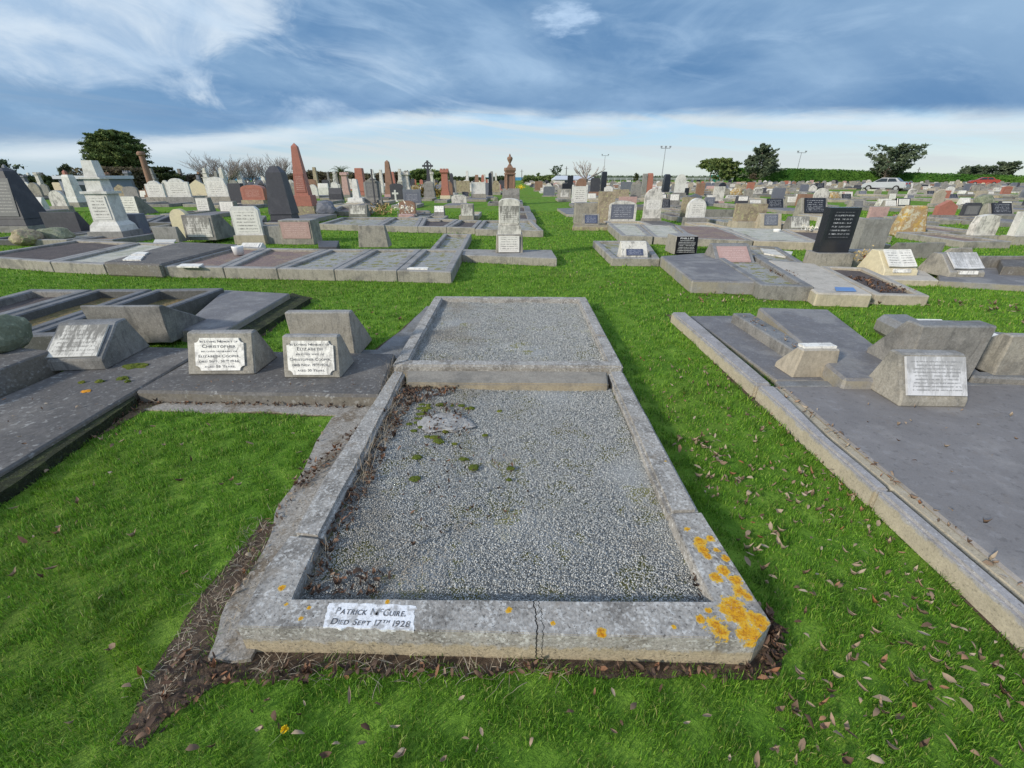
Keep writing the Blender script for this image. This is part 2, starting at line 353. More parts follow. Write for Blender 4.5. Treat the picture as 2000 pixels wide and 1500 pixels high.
M['petal_yellow'] = simple('yellow_petals', (0.85, 0.62, 0.02, 1), 0.6)
M['stem'] = simple('green_stem', (0.10, 0.16, 0.04, 1), 0.7)
M['dryplant'] = simple('dried_flowers', (0.4, 0.28, 0.12, 1), 0.8, island=[(0, (0.35, 0.24, 0.1, 1)), (1, (0.5, 0.4, 0.2, 1))])
M['dryblade'] = simple('dry_grass_stalks', (0.36, 0.29, 0.19, 1), 0.8, island=[(0, (0.24, 0.19, 0.13, 1)), (0.6, (0.40, 0.33, 0.24, 1)), (1, (0.5, 0.44, 0.33, 1))])
M['leaf'] = simple('fallen_leaves', None, 0.7, island=[(0, (0.10, 0.055, 0.035, 1)), (0.3, (0.24, 0.165, 0.11, 1)), (0.55, (0.35, 0.26, 0.18, 1)), (0.75, (0.44, 0.36, 0.26, 1)), (0.9, (0.28, 0.115, 0.045, 1)), (1, (0.45, 0.37, 0.28, 1))], trans=0.15)
M['leafbrown'] = simple('brown_dead_leaves', None, 0.75, island=[(0, (0.05, 0.034, 0.026, 1)), (0.4, (0.12, 0.075, 0.052, 1)), (0.75, (0.19, 0.115, 0.075, 1)), (0.92, (0.26, 0.12, 0.06, 1)), (1, (0.32, 0.24, 0.17, 1))], trans=0.1)
M['pebble_plain'] = simple('pebbles', None, 0.75, island=[(0, (0.20, 0.205, 0.195, 1)), (0.3, (0.34, 0.345, 0.33, 1)), (0.65, (0.45, 0.45, 0.43, 1)), (0.9, (0.54, 0.535, 0.50, 1)), (0.97, (0.62, 0.61, 0.57, 1)), (1, (0.74, 0.73, 0.70, 1))])

def pebble_mat():
    m, b = new_mat('gravel_pebbles'); g = b.n('ShaderNodeNewGeometry'); pos = g.outputs['Position']
    c = b.ramp(g.outputs['Random Per Island'], [(0, (0.20, 0.215, 0.215, 1)), (0.3, (0.37, 0.385, 0.38, 1)), (0.65, (0.50, 0.51, 0.495, 1)), (0.88, (0.60, 0.605, 0.575, 1)), (0.97, (0.64, 0.63, 0.58, 1)), (1, (0.76, 0.75, 0.71, 1))])
    w = b.noise(pos, 2.2, 6, 0.65); w = b.add(w, b.mul(b.step(b.sep(pos)[0], 0.1, -0.85), 0.14))
    c = b.mix(b.mul(b.step(w, 0.54, 0.76), 0.50), c, (0.30, 0.26, 0.20, 1))
    w2 = b.noise(pos, 3.1, 6, 0.7)
    c = b.mix(b.mul(b.step(w2, 0.60, 0.72), 0.5), c, (0.55, 0.55, 0.44, 1))
    finish(b, c, 0.75); return m
M['pebble'] = pebble_mat()
def grass_mat():
    m, b = new_mat('grass_blades')
    g = b.n('ShaderNodeNewGeometry'); pos = g.outputs['Position']
    r = g.outputs['Random Per Island']
    c = b.ramp(r, [(0, (0.060, 0.155, 0.014, 1)), (0.35, (0.120, 0.285, 0.022, 1)), (0.7, (0.190, 0.385, 0.032, 1)), (0.90, (0.31, 0.47, 0.07, 1)), (0.945, (0.26, 0.32, 0.06, 1)), (1, (0.40, 0.36, 0.16, 1))])
    n = b.noise(pos, 1.6, 5, 0.6)
    c = b.mix(b.step(n, 0.52, 0.72), c, b.mix(0.5, c, (0.19, 0.33, 0.018, 1)))
    n2 = b.noise(pos, 5.0, 4, 0.6)
    c = b.mix(b.mul(b.step(n2, 0.54, 0.66), 0.6), c, (0.035, 0.10, 0.010, 1))
    def ex(b, p, sh):
        t = b.n('ShaderNodeBsdfTranslucent', Color=c)
        return b.n('ShaderNodeMixShader', i0=0.3, i1=sh, i2=t.outputs[0]).outputs[0]
    finish(b, c, 0.55, spec=0.3, extra=ex)
    return m
M['grass'] = grass_mat()
def ground_mat():
    m, b = new_mat('ground_turf')
    g = b.n('ShaderNodeNewGeometry'); pos = g.outputs['Position']
    n1 = b.noise(pos, 0.35, 6, 0.6); n2 = b.noise(pos, 3.0, 6, 0.65); n3 = b.noise(pos, 40, 4, 0.7)
    c = b.mix(b.step(n2, 0.35, 0.65), (0.085, 0.185, 0.02, 1), (0.165, 0.29, 0.038, 1))
    c = b.mix(b.mul(b.step(n1, 0.48, 0.68), 0.6), c, (0.14, 0.175, 0.035, 1))
    c = b.n('ShaderNodeVectorMath', _operation='SCALE', i0=c, Scale=b.add(0.5, n3)).outputs[0]
    finish(b, c, 0.95, b.add(n3, n2), 0.6, 0.03, spec=0.1)
    return m
M['ground'] = ground_mat()
def foliage_mat(name, dark, mid, light, trans=0.2):
    m, b = new_mat(name)
    g = b.n('ShaderNodeNewGeometry'); pos = g.outputs['Position']
    c = b.ramp(g.outputs['Random Per Island'], [(0, dark), (0.5, mid), (1, light)])
    n = b.noise(pos, 0.35, 4, 0.6)
    c = b.mix(b.mul(b.step(n, 0.45, 0.65), 0.55), c, light)
    def ex(b, p, sh):
        t = b.n('ShaderNodeBsdfTranslucent', Color=c)
        return b.n('ShaderNodeMixShader', i0=trans, i1=sh, i2=t.outputs[0]).outputs[0]
    finish(b, c, 0.8, spec=0.15, extra=ex)
    return m
M['conifer'] = foliage_mat('conifer_foliage', (0.06, 0.10, 0.035, 1), (0.11, 0.17, 0.055, 1), (0.22, 0.26, 0.085, 1))
M['conifer_dark'] = foliage_mat('dark_conifer_foliage', (0.06, 0.085, 0.055, 1), (0.10, 0.14, 0.085, 1), (0.17, 0.21, 0.12, 1))
M['scrub'] = foliage_mat('brown_scrub', (0.06, 0.045, 0.035, 1), (0.11, 0.085, 0.06, 1), (0.13, 0.12, 0.06, 1))
M['bushgreen'] = foliage_mat('bush_foliage', (0.03, 0.05, 0.02, 1), (0.06, 0.085, 0.03, 1), (0.10, 0.12, 0.05, 1))
M['hedge'] = foliage_mat('hedge_foliage', (0.035, 0.11, 0.018, 1), (0.065, 0.165, 0.028, 1), (0.11, 0.22, 0.036, 1))
M['palm'] = foliage_mat('palm_fronds', (0.03, 0.06, 0.015, 1), (0.06, 0.10, 0.025, 1), (0.11, 0.14, 0.04, 1))
M['flowerbush'] = foliage_mat('yellow_brown_shrub', (0.20, 0.13, 0.04, 1), (0.32, 0.22, 0.06, 1), (0.40, 0.30, 0.10, 1))
M['bark'] = stone('bark', (0.13, 0.105, 0.085, 1), None, (0.09, 0.07, 0.055, 1), 0.6, 3, grain=20, bstr=0.6)
M['twig'] = simple('bare_twigs', (0.32, 0.28, 0.25, 1), 0.9)
M['metal'] = simple('galvanised_metal', (0.30, 0.31, 0.33, 1), 0.5, 0.3)
M['polewood'] = simple('dark_pole', (0.10, 0.09, 0.08, 1), 0.9)
M['roofwhite'] = simple('pale_iron_roof', (0.55, 0.58, 0.62, 1), 0.5)
M['wallwhite'] = simple('white_wall', (0.6, 0.58, 0.54, 1), 0.8)
M['wallblue'] = simple('blue_grey_wall', (0.22, 0.25, 0.30, 1), 0.8)
M['windowglass'] = simple('dark_window_glass', (0.03, 0.04, 0.05, 1), 0.1)
M['carwhite'] = simple('white_car_paint', (0.42, 0.44, 0.47, 1), 0.25)
M['carred'] = simple('red_car_paint', (0.33, 0.06, 0.045, 1), 0.25)
M['tyre'] = simple('tyre_rubber', (0.02, 0.02, 0.02, 1), 0.8)
M['taillight'] = simple('red_lens', (0.35, 0.02, 0.02, 1), 0.3)
M['cable_teal'] = simple('teal_paint', (0.02, 0.16, 0.14, 1), 0.6)

# ---------------------------------------------------------------- object helpers
def tag(o, label=None, cat=None, group=None, kind=None):
    if label: o['label'] = label
    if cat: o['category'] = cat
    if group: o['group'] = group
    if kind: o['kind'] = kind
    return o
def empty(name, loc, rz=0.0):
    o = bpy.data.objects.new(name, None); C.objects.link(o)
    o.empty_display_size = 0.1; o.location = loc; o.rotation_euler = (0, 0, rz)
    return o
def link(name, me, parent=None, mat=None, smooth=False):
    if mat is not None: me.materials.append(M[mat] if isinstance(mat, str) else mat)
    if smooth: me.polygons.foreach_set('use_smooth', [True]*len(me.polygons))
    o = bpy.data.objects.new(name, me); C.objects.link(o)
    if parent is not None: o.parent = parent
    return o
def obj(name, bm, mat, parent=None, smooth=False):
    me = bpy.data.meshes.new(name)
    bmesh.ops.recalc_face_normals(bm, faces=bm.faces)
    bm.to_mesh(me); bm.free()
    return link(name, me, parent, mat, smooth)
def arr_mesh(name, V, Fc, mat, parent=None, smooth=False):
    V = np.asarray(V, dtype=np.float32); Fc = np.asarray(Fc, dtype=np.int32)
    me = bpy.data.meshes.new(name)
    me.vertices.add(len(V)); me.vertices.foreach_set('co', V.ravel())
    k = Fc.shape[1]
    me.loops.add(Fc.size); me.loops.foreach_set('vertex_index', Fc.ravel())
    me.polygons.add(len(Fc))
    me.polygons.foreach_set('loop_start', np.arange(0, Fc.size, k, dtype=np.int32))
    me.polygons.foreach_set('loop_total', np.full(len(Fc), k, dtype=np.int32))
    me.update(calc_edges=True)
    return link(name, me, parent, mat, smooth)
def prism(bm, pts, z0, z1, inset=0.0):
    """extrude a plan polygon; inset pulls the top ring in"""
    cx = sum(p[0] for p in pts)/len(pts); cy = sum(p[1] for p in pts)/len(pts)
    lo = [bm.verts.new((x, y, z0)) for x, y in pts]
    up = []
    for x, y in pts:
        d = math.hypot(x-cx, y-cy) or 1
        up.append(bm.verts.new((x-(x-cx)/d*inset, y-(y-cy)/d*inset, z1)))
    n = len(pts)
    for i in range(n): bm.faces.new((lo[i], lo[(i+1) % n], up[(i+1) % n], up[i]))
    bm.faces.new(up); bm.faces.new(lo[::-1])
def box(bm, x0, x1, y0, y1, z0, z1): prism(bm, [(x0, y0), (x1, y0), (x1, y1), (x0, y1)], z0, z1)
def frus(bm, w0, d0, w1, d1, z0, z1, cx=0, cy=0):
    lo = [bm.verts.new((cx+sx*w0/2, cy+sy*d0/2, z0)) for sx, sy in ((-1, -1), (1, -1), (1, 1), (-1, 1))]
    if w1 < 1e-4:
        t = bm.verts.new((cx, cy, z1))
        for i in range(4): bm.faces.new((lo[i], lo[(i+1) % 4], t))
    else:
        up = [bm.verts.new((cx+sx*w1/2, cy+sy*d1/2, z1)) for sx, sy in ((-1, -1), (1, -1), (1, 1), (-1, 1))]
        for i in range(4): bm.faces.new((lo[i], lo[(i+1) % 4], up[(i+1) % 4], up[i]))
        bm.faces.new(up)
    bm.faces.new(lo[::-1])
def bevel(bm, off, seg=1):
    bm.normal_update()
    es = [e for e in bm.edges if len(e.link_faces) == 2 and e.calc_face_angle(0) > 0.4]
    bmesh.ops.bevel(bm, geom=es, offset=off, segments=seg, affect='EDGES', clamp_overlap=True)
def roughen(bm, amp, size, freq=3.0, seed=0.0, vert=1.0):
    """cut long edges to about size and push the vertices about"""
    for _ in range(6):
        es = [e for e in bm.edges if e.calc_length() > size*1.5]
        if not es: break
        bmesh.ops.subdivide_edges(bm, edges=es, cuts=1, use_grid_fill=True)
    bmesh.ops.triangulate(bm, faces=[f for f in bm.faces if len(f.verts) > 4])
    for v in bm.verts:
        n = mnoise.noise_vector(v.co*freq + Vector((seed, 0, 0)))
        n2 = mnoise.noise_vector(v.co*freq*5 + Vector((seed, 3, 0)))
        d = n*amp + n2*amp*0.35
        v.co += Vector((d.x, d.y, d.z*vert))
def front_extrude(bm, pts, y0, y1):
    """pts (x,z) outline, extruded along y"""
    a = [bm.verts.new((x, y0, z)) for x, z in pts]; c = [bm.verts.new((x, y1, z)) for x, z in pts]
    n = len(pts)
    for i in range(n): bm.faces.new((a[i], a[(i+1) % n], c[(i+1) % n], c[i]))
    bm.faces.new(a[::-1]); bm.faces.new(c)
def side_extrude(bm, pts, x0, x1, shrink=0.0):
    """pts (y,z) profile, extruded along x; shrink narrows it towards the top"""
    zm = max(p[1] for p in pts) or 1
    a = [bm.verts.new((x0+shrink*z/zm, y, z)) for y, z in pts]; c = [bm.verts.new((x1-shrink*z/zm, y, z)) for y, z in pts]
    n = len(pts)
    for i in range(n): bm.faces.new((a[i], a[(i+1) % n], c[(i+1) % n], c[i]))
    bm.faces.new(a[::-1]); bm.faces.new(c)
def lathe(bm, prof, n=12, cx=0, cy=0):
    rings = []
    for r, z in prof:
        rings.append([bm.verts.new((cx+r*math.cos(2*math.pi*i/n), cy+r*math.sin(2*math.pi*i/n), z)) for i in range(n)])
    for a, c in zip(rings, rings[1:]):
        for i in range(n): bm.faces.new((a[i], a[(i+1) % n], c[(i+1) % n], c[i]))
    bm.faces.new(rings[-1]); bm.faces.new(rings[0][::-1])
def tube(bm, p, q, r0, r1, n=6):
    p, q = Vector(p), Vector(q); d = (q-p).normalized()
    u = d.orthogonal().normalized(); w = d.cross(u)
    a = [bm.verts.new(p+(u*math.cos(2*math.pi*i/n)+w*math.sin(2*math.pi*i/n))*r0) for i in range(n)]
    c = [bm.verts.new(q+(u*math.cos(2*math.pi*i/n)+w*math.sin(2*math.pi*i/n))*r1) for i in range(n)]
    for i in range(n): bm.faces.new((a[i], a[(i+1) % n], c[(i+1) % n], c[i]))
    bm.faces.new(c); bm.faces.new(a[::-1])
def panel(name, corners, mat, parent, thick=0.004):
    """thin inscribed sheet with UV; corners lower-left, lower-right, upper-right, upper-left in the parent's frame"""
    c = [Vector(p) for p in corners]
    n = (c[1]-c[0]).cross(c[3]-c[0]).normalized()
    bm = bmesh.new(); uvl = bm.loops.layers.uv.new('UVMap')
    f = [bm.verts.new(p+n*thick) for p in c]; k = [bm.verts.new(p-n*0.002) for p in c]
    face = bm.faces.new(f)
    for lp, uv in zip(face.loops, ((0, 0), (1, 0), (1, 1), (0, 1))): lp[uvl].uv = uv
    for i in range(4): bm.faces.new((k[i], k[(i+1) % 4], f[(i+1) % 4], f[i]))
    me = bpy.data.meshes.new(name); bm.to_mesh(me); bm.free()
    return link(name, me, parent, mat)
def text_on(name, lines, corners, mat, parent, lift=0.006, extrude=0.0006, shear=0.0):
    """lines: (text, centre_u, baseline_v, height, width or None) in panel units (0..1); small caps come as lower case"""
    c = [Vector(p) for p in corners]
    U = c[1]-c[0]; V = c[3]-c[0]; n = U.cross(V).normalized()
    W, Hh = U.length, V.length
    bmall = bmesh.new()
    for (txt, cu, bv, hh, ww) in lines:
        xs = 0.0; parts = []
        sup = False
        for ch in txt:
            if ch == '^': sup = True; continue
            small = ch.islower(); up_ = sup; sup = False
            cu_ = bpy.data.curves.new('t', 'FONT'); cu_.body = ch.upper(); cu_.size = 0.5 if up_ else (0.76 if small else 1.0); cu_.extrude = 0.0
            cu_.offset = 0.004 if ch in 'Mm' else 0.016
            if ch == ' ': xs += 0.33; bpy.data.curves.remove(cu_); continue
            to = bpy.data.objects.new('t', cu_)
            me = bpy.data.meshes.new_from_object(to)
            if ch in 'Mm':      # a broad M with open counters, so that it stays legible when small
                mb = bmesh.new(); k_ = cu_.size
                mb.faces.new([mb.verts.new((x_*k_, y_*k_, 0)) for x_, y_ in ((0, 0), (.13, 0), (.13, .50), (.40, .10), (.50, .10), (.77, .50), (.77, 0), (.90, 0), (.90, .72), (.77, .72), (.45, .25), (.13, .72), (0, .72))])
                bmesh.ops.triangulate(mb, faces=mb.faces[:]); mb.to_mesh(me); mb.free()
            co = np.empty(len(me.vertices)*3, dtype=np.float32); me.vertices.foreach_get('co', co); co = co.reshape(-1, 3)
            x0, x1 = co[:, 0].min(), co[:, 0].max()
            if up_:
                for v in me.vertices: v.co.y += 0.36
            parts.append((me, xs-x0)); xs += (x1-x0)+0.085
            bpy.data.objects.remove(to); bpy.data.curves.remove(cu_)
        sc = hh*Hh/0.72; sx = sc if ww is None else ww*W/max(xs, 0.01)
        for me, ox in parts:
            tb = bmesh.new(); tb.from_mesh(me)
            for v in tb.verts:
                x = (v.co.x+ox-xs/2)*sx + v.co.y*sc*shear; y = v.co.y*sc
                v.co = c[0] + U.normalized()*(cu*W+x) + V.normalized()*(bv*Hh+y) + n*lift
            tb.to_mesh(me); tb.free(); bmall.from_mesh(me); bpy.data.meshes.remove(me)
    return obj(name, bmall, mat, parent)

def outline(style, w, h):
    x = w/2; P = [(-x, 0), (x, 0)]
    def arc(cx, cz, r, a0, a1, n=8, rz=None):
        rz = rz or r
        return [(cx+r*math.cos(R(a0+(a1-a0)*i/n)), cz+rz*math.sin(R(a0+(a1-a0)*i/n))) for i in range(n+1)]
    if style == 'flat': return P+[(x, h), (-x, h)]
    if style == 'chamfer': return P+[(x, h-w*0.12), (x-w*0.12, h), (-x+w*0.12, h), (-x, h-w*0.12)]
    if style == 'round': return P+arc(0, h-x, x, 0, 180, 12)
    if style == 'segment': return P+arc(0, h-w*0.16, x, 0, 180, 10, w*0.16)
    if style == 'gable': return P+[(x, h-w*0.3), (0, h), (-x, h-w*0.3)]
    if style == 'gothic':
        s = [(x*(1-t**1.6), h-x*1.1+x*1.1*math.sin(t*math.pi/2)) for t in [i/6 for i in range(7)]]
        return P+s+[(-a, c) for a, c in s[::-1][1:]]
    if style == 'shoulder':
        return P+[(x, h*0.80), (x*0.72, h*0.82)]+arc(0, h-w*0.2, x*0.70, 10, 170, 8, w*0.2)+[(-x*0.72, h*0.82), (-x, h*0.80)]
    if style == 'posts':
        return P+[(x, h), (x*0.80, h), (x*0.80, h*0.93), (-x*0.80, h*0.93), (-x*0.80, h), (-x, h)]
    if style == 'scroll':
        return P+[(x, h*0.5), (x*0.86, h*0.72), (x*0.8, h*0.9), (x*0.4, h*0.96)]+[(0, h)]+[(-x*0.4, h*0.96), (-x*0.8, h*0.9), (-x*0.86, h*0.72), (-x, h*0.5)]
    return P+[(x, h), (-x, h)]
OCC = []      # footprints: where no grass grows
def occupy(pts, grow=0.0):
    cx = sum(p[0] for p in pts)/len(pts); cy = sum(p[1] for p in pts)/len(pts)
    OCC.append([(x+(x-cx)/max(math.hypot(x-cx, y-cy), .01)*grow, y+(y-cy)/max(math.hypot(x-cx, y-cy), .01)*grow) for x, y in pts])

def build_stone(root, kind, w, h, mat, o):
    """parts of a memorial in its own frame: x across, front face towards -y at y=0, z up from its base"""
    near = o.get('near', False)
    bv = o.get('bevel', 0.012 if near else 0.0)
    d = o.get('d', 0.14)
    if kind == 'tablet':
        hb = o.get('hb', 0.22)*h; bw = o.get('bw', 1.25); bmat = o.get('base', 'concrete')
        if hb > 0.001:
            bm = bmesh.new(); frus(bm, w*bw, d*2.2, w*bw*0.97, d*2.0, 0, hb, 0, d*0.5)
            if bv: bevel(bm, bv)
            obj('base', bm, bmat, root)
        bm = bmesh.new()
        front_extrude(bm, [(x, z+hb) for x, z in outline(o.get('top', 'round'), w, h-hb)], 0, d)
        if bv: bevel(bm, bv*0.5)
        obj('tablet', bm, mat, root)
        if o.get('panel'):
            pf = o.get('pf', (0.8, 0.1, 0.78)); x = w*pf[0]/2; z0 = hb+(h-hb)*pf[1]; z1 = hb+(h-hb)*pf[2]
            panel('inscription', [(-x, 0, z0), (x, 0, z0), (x, 0, z1), (-x, 0, z1)], o['panel'], root)
    elif kind in ('desk', 'scrolldesk'):
        lip = o.get('lip', 0.12)*h; ty = o.get('ty', 0.35)*d; tb = o.get('tb', 0.62)*d
        bm = bmesh.new()
        side_extrude(bm, [(0, 0), (0, lip), (ty, h), (tb, h), (d, 0)], -w/2, w/2, o.get('shrink', w*0.015))
        bevel(bm, bv or 0.008)
        if near: roughen(bm, 0.004, 0.06, 6.0, w*9)
        obj('body', bm, mat, root)
        if o.get('panel'):
            pw = o.get('pw', 0.78); p0, p1 = o.get('pz', (0.1, 0.9))
            L = Vector((0, ty, h-lip)); nrm = Vector((0, -(h-lip), ty)).normalized()
            off = nrm*(0.006 if near else 0.004)
            c = [Vector((-w*pw/2, 0, lip))+L*p0+off, Vector((w*pw/2, 0, lip))+L*p0+off, Vector((w*pw/2, 0, lip))+L*p1+off, Vector((-w*pw/2, 0, lip))+L*p1+off]
            if o.get('notch'):
                U = (c[1]-c[0]); V = c[3]-c[0]; k = 0.10
                bm = bmesh.new(); out = []
                for (cu, cv, a0) in ((1, 0, 180), (1, 1, 270), (0, 1, 0), (0, 0, 90)):
                    for i in range(5):
                        a = R(a0-90*i/4) if True else 0
                        out.append((cu+k*math.cos(a)*1.0, cv+k*math.sin(a)*U.length/V.length))
                fv = [bm.verts.new(c[0]+U*a+V*e+nrm*0.008) for a, e in out]
                kv = [bm.verts.new(c[0]+U*a+V*e-nrm*0.004) for a, e in out]
                bm.faces.new(fv)
                n = len(out)
                for i in range(n): bm.faces.new((kv[i], kv[(i+1) % n], fv[(i+1) % n], fv[i]))
                pl = obj('plaque', bm, o['panel'], root)
                if o.get('text'): text_on('inscription', o['text'], [q+nrm*0.008 for q in c], 'ink', pl, lift=0.0012)
            else:
                pl = panel('plaque', c, o['panel'], root, o.get('pt', 0.012))
                if o.get('text'): text_on('inscription', o['text'], c, o.get('inkmat', 'ink'), pl, lift=o.get('pt', 0.012)+0.0015)
    elif kind == 'backdesk':
        bm = bmesh.new()
        side_extrude(bm, [(o.get('lean', 0.0), 0), (0, h), (o.get('tb', 0.15)*d, h), (d, o.get('lip', 0.1)*h), (d, 0)], -w/2, w/2, o.get('shrink', -w*0.02))
        bevel(bm, bv or 0.008)
        if near: roughen(bm, 0.005, 0.07, 5.0, w*7)
        obj('body', bm, mat, root)
        if o.get('cap'):
            bm = bmesh.new(); box(bm, -w*0.36, w*0.36, o.get('tb', .15)*d*0.3, o.get('tb', .15)*d+0.03, h-0.005, h+0.02)
            obj('plaque', bm, 'plaque_white', root)
    elif kind == 'block':
        bm = bmesh.new(); frus(bm, w, d, w*o.get('tp', 0.96), d*o.get('tp', 0.96), 0, h, 0, d/2); bevel(bm, bv or 0.01)
        if near: roughen(bm, 0.006, 0.08, 4.0, w*5)
        obj('body', bm, mat, root)
        if o.get('panel'):
            x = w*o.get('pw', 0.8)/2; p0, p1 = o.get('pz', (0.12, 0.88))
            k = (1-o.get('tp', .96))*d/2
            c = [(-x, k*p0-0.004, h*p0), (x, k*p0-0.004, h*p0), (x, k*p1-0.004, h*p1), (-x, k*p1-0.004, h*p1)]
            pl = panel('plaque', c, o['panel'], root, 0.01)
            if o.get('text'): text_on('inscription', o['text'], c, o.get('inkmat', 'ink'), pl, lift=0.012)
    elif kind == 'obelisk':
        hb = o.get('hb', 0.25)*h; bmat = o.get('base', 'concrete'); ws = o.get('ws', 0.58)*w; wt = o.get('wt', 0.34)*w; tip = o.get('tip', 0.07)*h
        bm = bmesh.new(); frus(bm, w, w, w*0.95, w*0.95, 0, hb*0.5, 0, w/2)
        obj('base', bm, bmat, root)
        bm = bmesh.new(); frus(bm, w*0.84, w*0.84, w*0.78, w*0.78, hb*0.5+0.001, hb, 0, w/2); bevel(bm, 0.01)
        obj('plinth', bm, o.get('plinth', mat), root)
        bm = bmesh.new(); frus(bm, ws, ws, wt, wt, hb, h-tip, 0, w/2); frus(bm, wt, wt, o.get('blunt', 0)*wt, o.get('blunt', 0)*wt, h-tip+0.0005, h, 0, w/2)
        obj('shaft', bm, mat, root)
        if o.get('panel'):
            y = w/2-ws/2; z0, z1 = hb+0.04*h, hb+(h-hb)*o.get('ph', 0.45)
            tp = (ws-wt)/2*(z1-z0)/(h-tip-hb)
            panel('inscription', [(-ws*0.38, y+0.004, z0), (ws*0.38, y+0.004, z0), (ws*0.33, y+tp+0.004, z1), (-ws*0.33, y+tp+0.004, z1)], o['panel'], root, 0.012)
    elif kind == 'pillar':     # pedestal monument with an upper shaft
        bmat = o.get('base', mat)
        bm = bmesh.new(); frus(bm, w, w*0.9, w*0.97, w*0.87, 0, h*0.13, 0, w*.45); bevel(bm, 0.01); obj('base', bm, bmat, root)
        bm = bmesh.new(); frus(bm, w*0.86, w*0.76, w*0.80, w*0.70, h*0.13, h*0.20, 0, w*.45); frus(bm, w*0.8, w*0.7, w*0.64, w*0.56, h*.20+.001, h*0.25, 0, w*.45)
        obj('plinth', bm, mat, root)
        bm = bmesh.new(); frus(bm, w*0.62, w*0.54, w*0.58, w*0.5, h*0.25, h*0.60, 0, w*.45); frus(bm, w*0.72, w*0.6, w*0.72, w*0.6, h*.60, h*0.63, 0, w*.45)
        obj('die', bm, mat, root)
        bm = bmesh.new(); frus(bm, w*0.46, w*0.40, w*0.42, w*0.37, h*0.63, h*0.78, 0, w*.45); frus(bm, w*.56, w*.5, w*.56, w*.5, h*.78, h*.80, 0, w*.45)
        frus(bm, w*0.36, w*0.33, w*0.28, w*0.26, h*0.80, h, 0, w*.45)
        obj('shaft', bm, mat, root)
        y = w*.45-w*.27
        if o.get('panel'): panel('inscription', [(-w*.24, y, h*.28), (w*.24, y, h*.28), (w*.23, y+.01, h*.57), (-w*.23, y+.01, h*.57)], o['panel'], root, 0.012)
    elif kind == 'column':
        bm = bmesh.new(); frus(bm, w, w, w*0.94, w*0.94, 0, h*0.12, 0, w/2); frus(bm, w*0.8, w*0.8, w*0.7, w*0.7, h*0.12, h*0.3, 0, w/2); obj('base', bm, o.get('base', mat), root)
        bm = bmesh.new(); lathe(bm, [(w*0.28, h*0.3), (w*0.24, h*0.34), (w*0.2, h*0.9), (w*0.3, h*0.92), (w*0.3, h*0.96), (w*0.2, h*0.99)], 14, 0, w/2)
        obj('shaft', bm, mat, root, False)
    elif kind == 'capped':     # square pillar with a wider crenellated head
        hb = o.get('hb', 0.2)*h
        bm = bmesh.new(); frus(bm, w*1.2, w*1.2, w*1.15, w*1.15, 0, hb, 0, w*.6); obj('base', bm, o.get('base', 'cream'), root)
        bm = bmesh.new(); frus(bm, w, w, w*.95, w*.95, hb, hb+h*.12, 0, w*.6); frus(bm, w*.8, w*.8, w*.66, w*.66, hb+h*.12, h*.84, 0, w*.6)
        obj('shaft', bm, mat, root)
        bm = bmesh.new(); frus(bm, w*.7, w*.7, w*.95, w*.95, h*.84, h*.89, 0, w*.6); frus(bm, w*.95, w*.95, w*.9, w*.9, h*.89, h*.95, 0, w*.6)
        for sx in (-1, 0, 1):
            for sy in (-1, 1): frus(bm, w*.2, w*.2, w*.18, w*.18, h*.95, h, sx*w*.34, w*.6+sy*w*.34)
        obj('capital', bm, mat, root)
    elif kind == 'urn':
        bm = bmesh.new(); frus(bm, w, w, w*.94, w*.94, 0, h*.13, 0, w/2); frus(bm, w*.8, w*.8, w*.7, w*.7, h*.13, h*.22, 0, w/2); obj('base', bm, o.get('base', 'concrete_grey'), root)
        bm = bmesh.new(); frus(bm, w*.5, w*.5, w*.42, w*.42, h*.22, h*.6, 0, w/2); frus(bm, w*.62, w*.62, w*.62, w*.62, h*.6, h*.63, 0, w/2)
        for sx in (-1, 1):
            for sy in (-1, 1): lathe(bm, [(w*.07, h*.22), (w*.055, h*.6)], 8, sx*w*.24, w/2+sy*w*.24)
        obj('shaft', bm, mat, root)
        bm = bmesh.new(); frus(bm, w*.5, w*.5, w*.64, w*.64, h*.63, h*.68, 0, w/2); frus(bm, w*.64, w*.64, w*.6, w*.6, h*.68, h*.73, 0, w/2); frus(bm, w*.35, w*.35, w*.14, w*.14, h*.73, h*.79, 0, w/2)
        obj('capital', bm, mat, root)
        bm = bmesh.new(); lathe(bm, [(w*.12, h*.785), (w*.05, h*.80), (w*.06, h*.82), (w*.16, h*.88), (w*.18, h*.91), (w*.14, h*.935), (w*.05, h*.95), (w*.07, h*.965), (w*.03, h*.985), (w*.01, h)], 14, 0, w/2)
        obj('urn', bm, o.get('urnmat', mat), root, True)
    elif kind == 'cross':      # wheel cross on a gabled pedestal
        hb = o.get('hb', 0.42)*h
        bm = bmesh.new(); frus(bm, w, w*.6, w*.94, w*.56, 0, hb*.45, 0, w*.3); obj('base', bm, o.get('base', mat), root)
        bm = bmesh.new(); frus(bm, w*.85, w*.5, w*.78, w*.46, hb*.45, hb*.9, 0, w*.3); frus(bm, w*.78, w*.46, w*.3, w*.3, hb*.9, hb, 0, w*.3); obj('plinth', bm, o.get('base', mat), root)
        t = w*.13; yy = w*.3; cz = h-0.14*(h-hb)-w*.2; r = w*.30
        bm = bmesh.new(); frus(bm, t*2.4, t*2, t*1.3, t*1.3, hb, cz-t*0.65, 0, yy); box(bm, -t*.65, t*.65, yy-t*.6, yy+t*.6, cz-t*.65, h); box(bm, -w*.46, -t*.65-.001, yy-t*.6, yy+t*.6, cz-t*.6, cz+t*.6); box(bm, t*.65+.001, w*.46, yy-t*.6, yy+t*.6, cz-t*.6, cz+t*.6)
        obj('cross', bm, mat, root)
        bm = bmesh.new(); n = 20
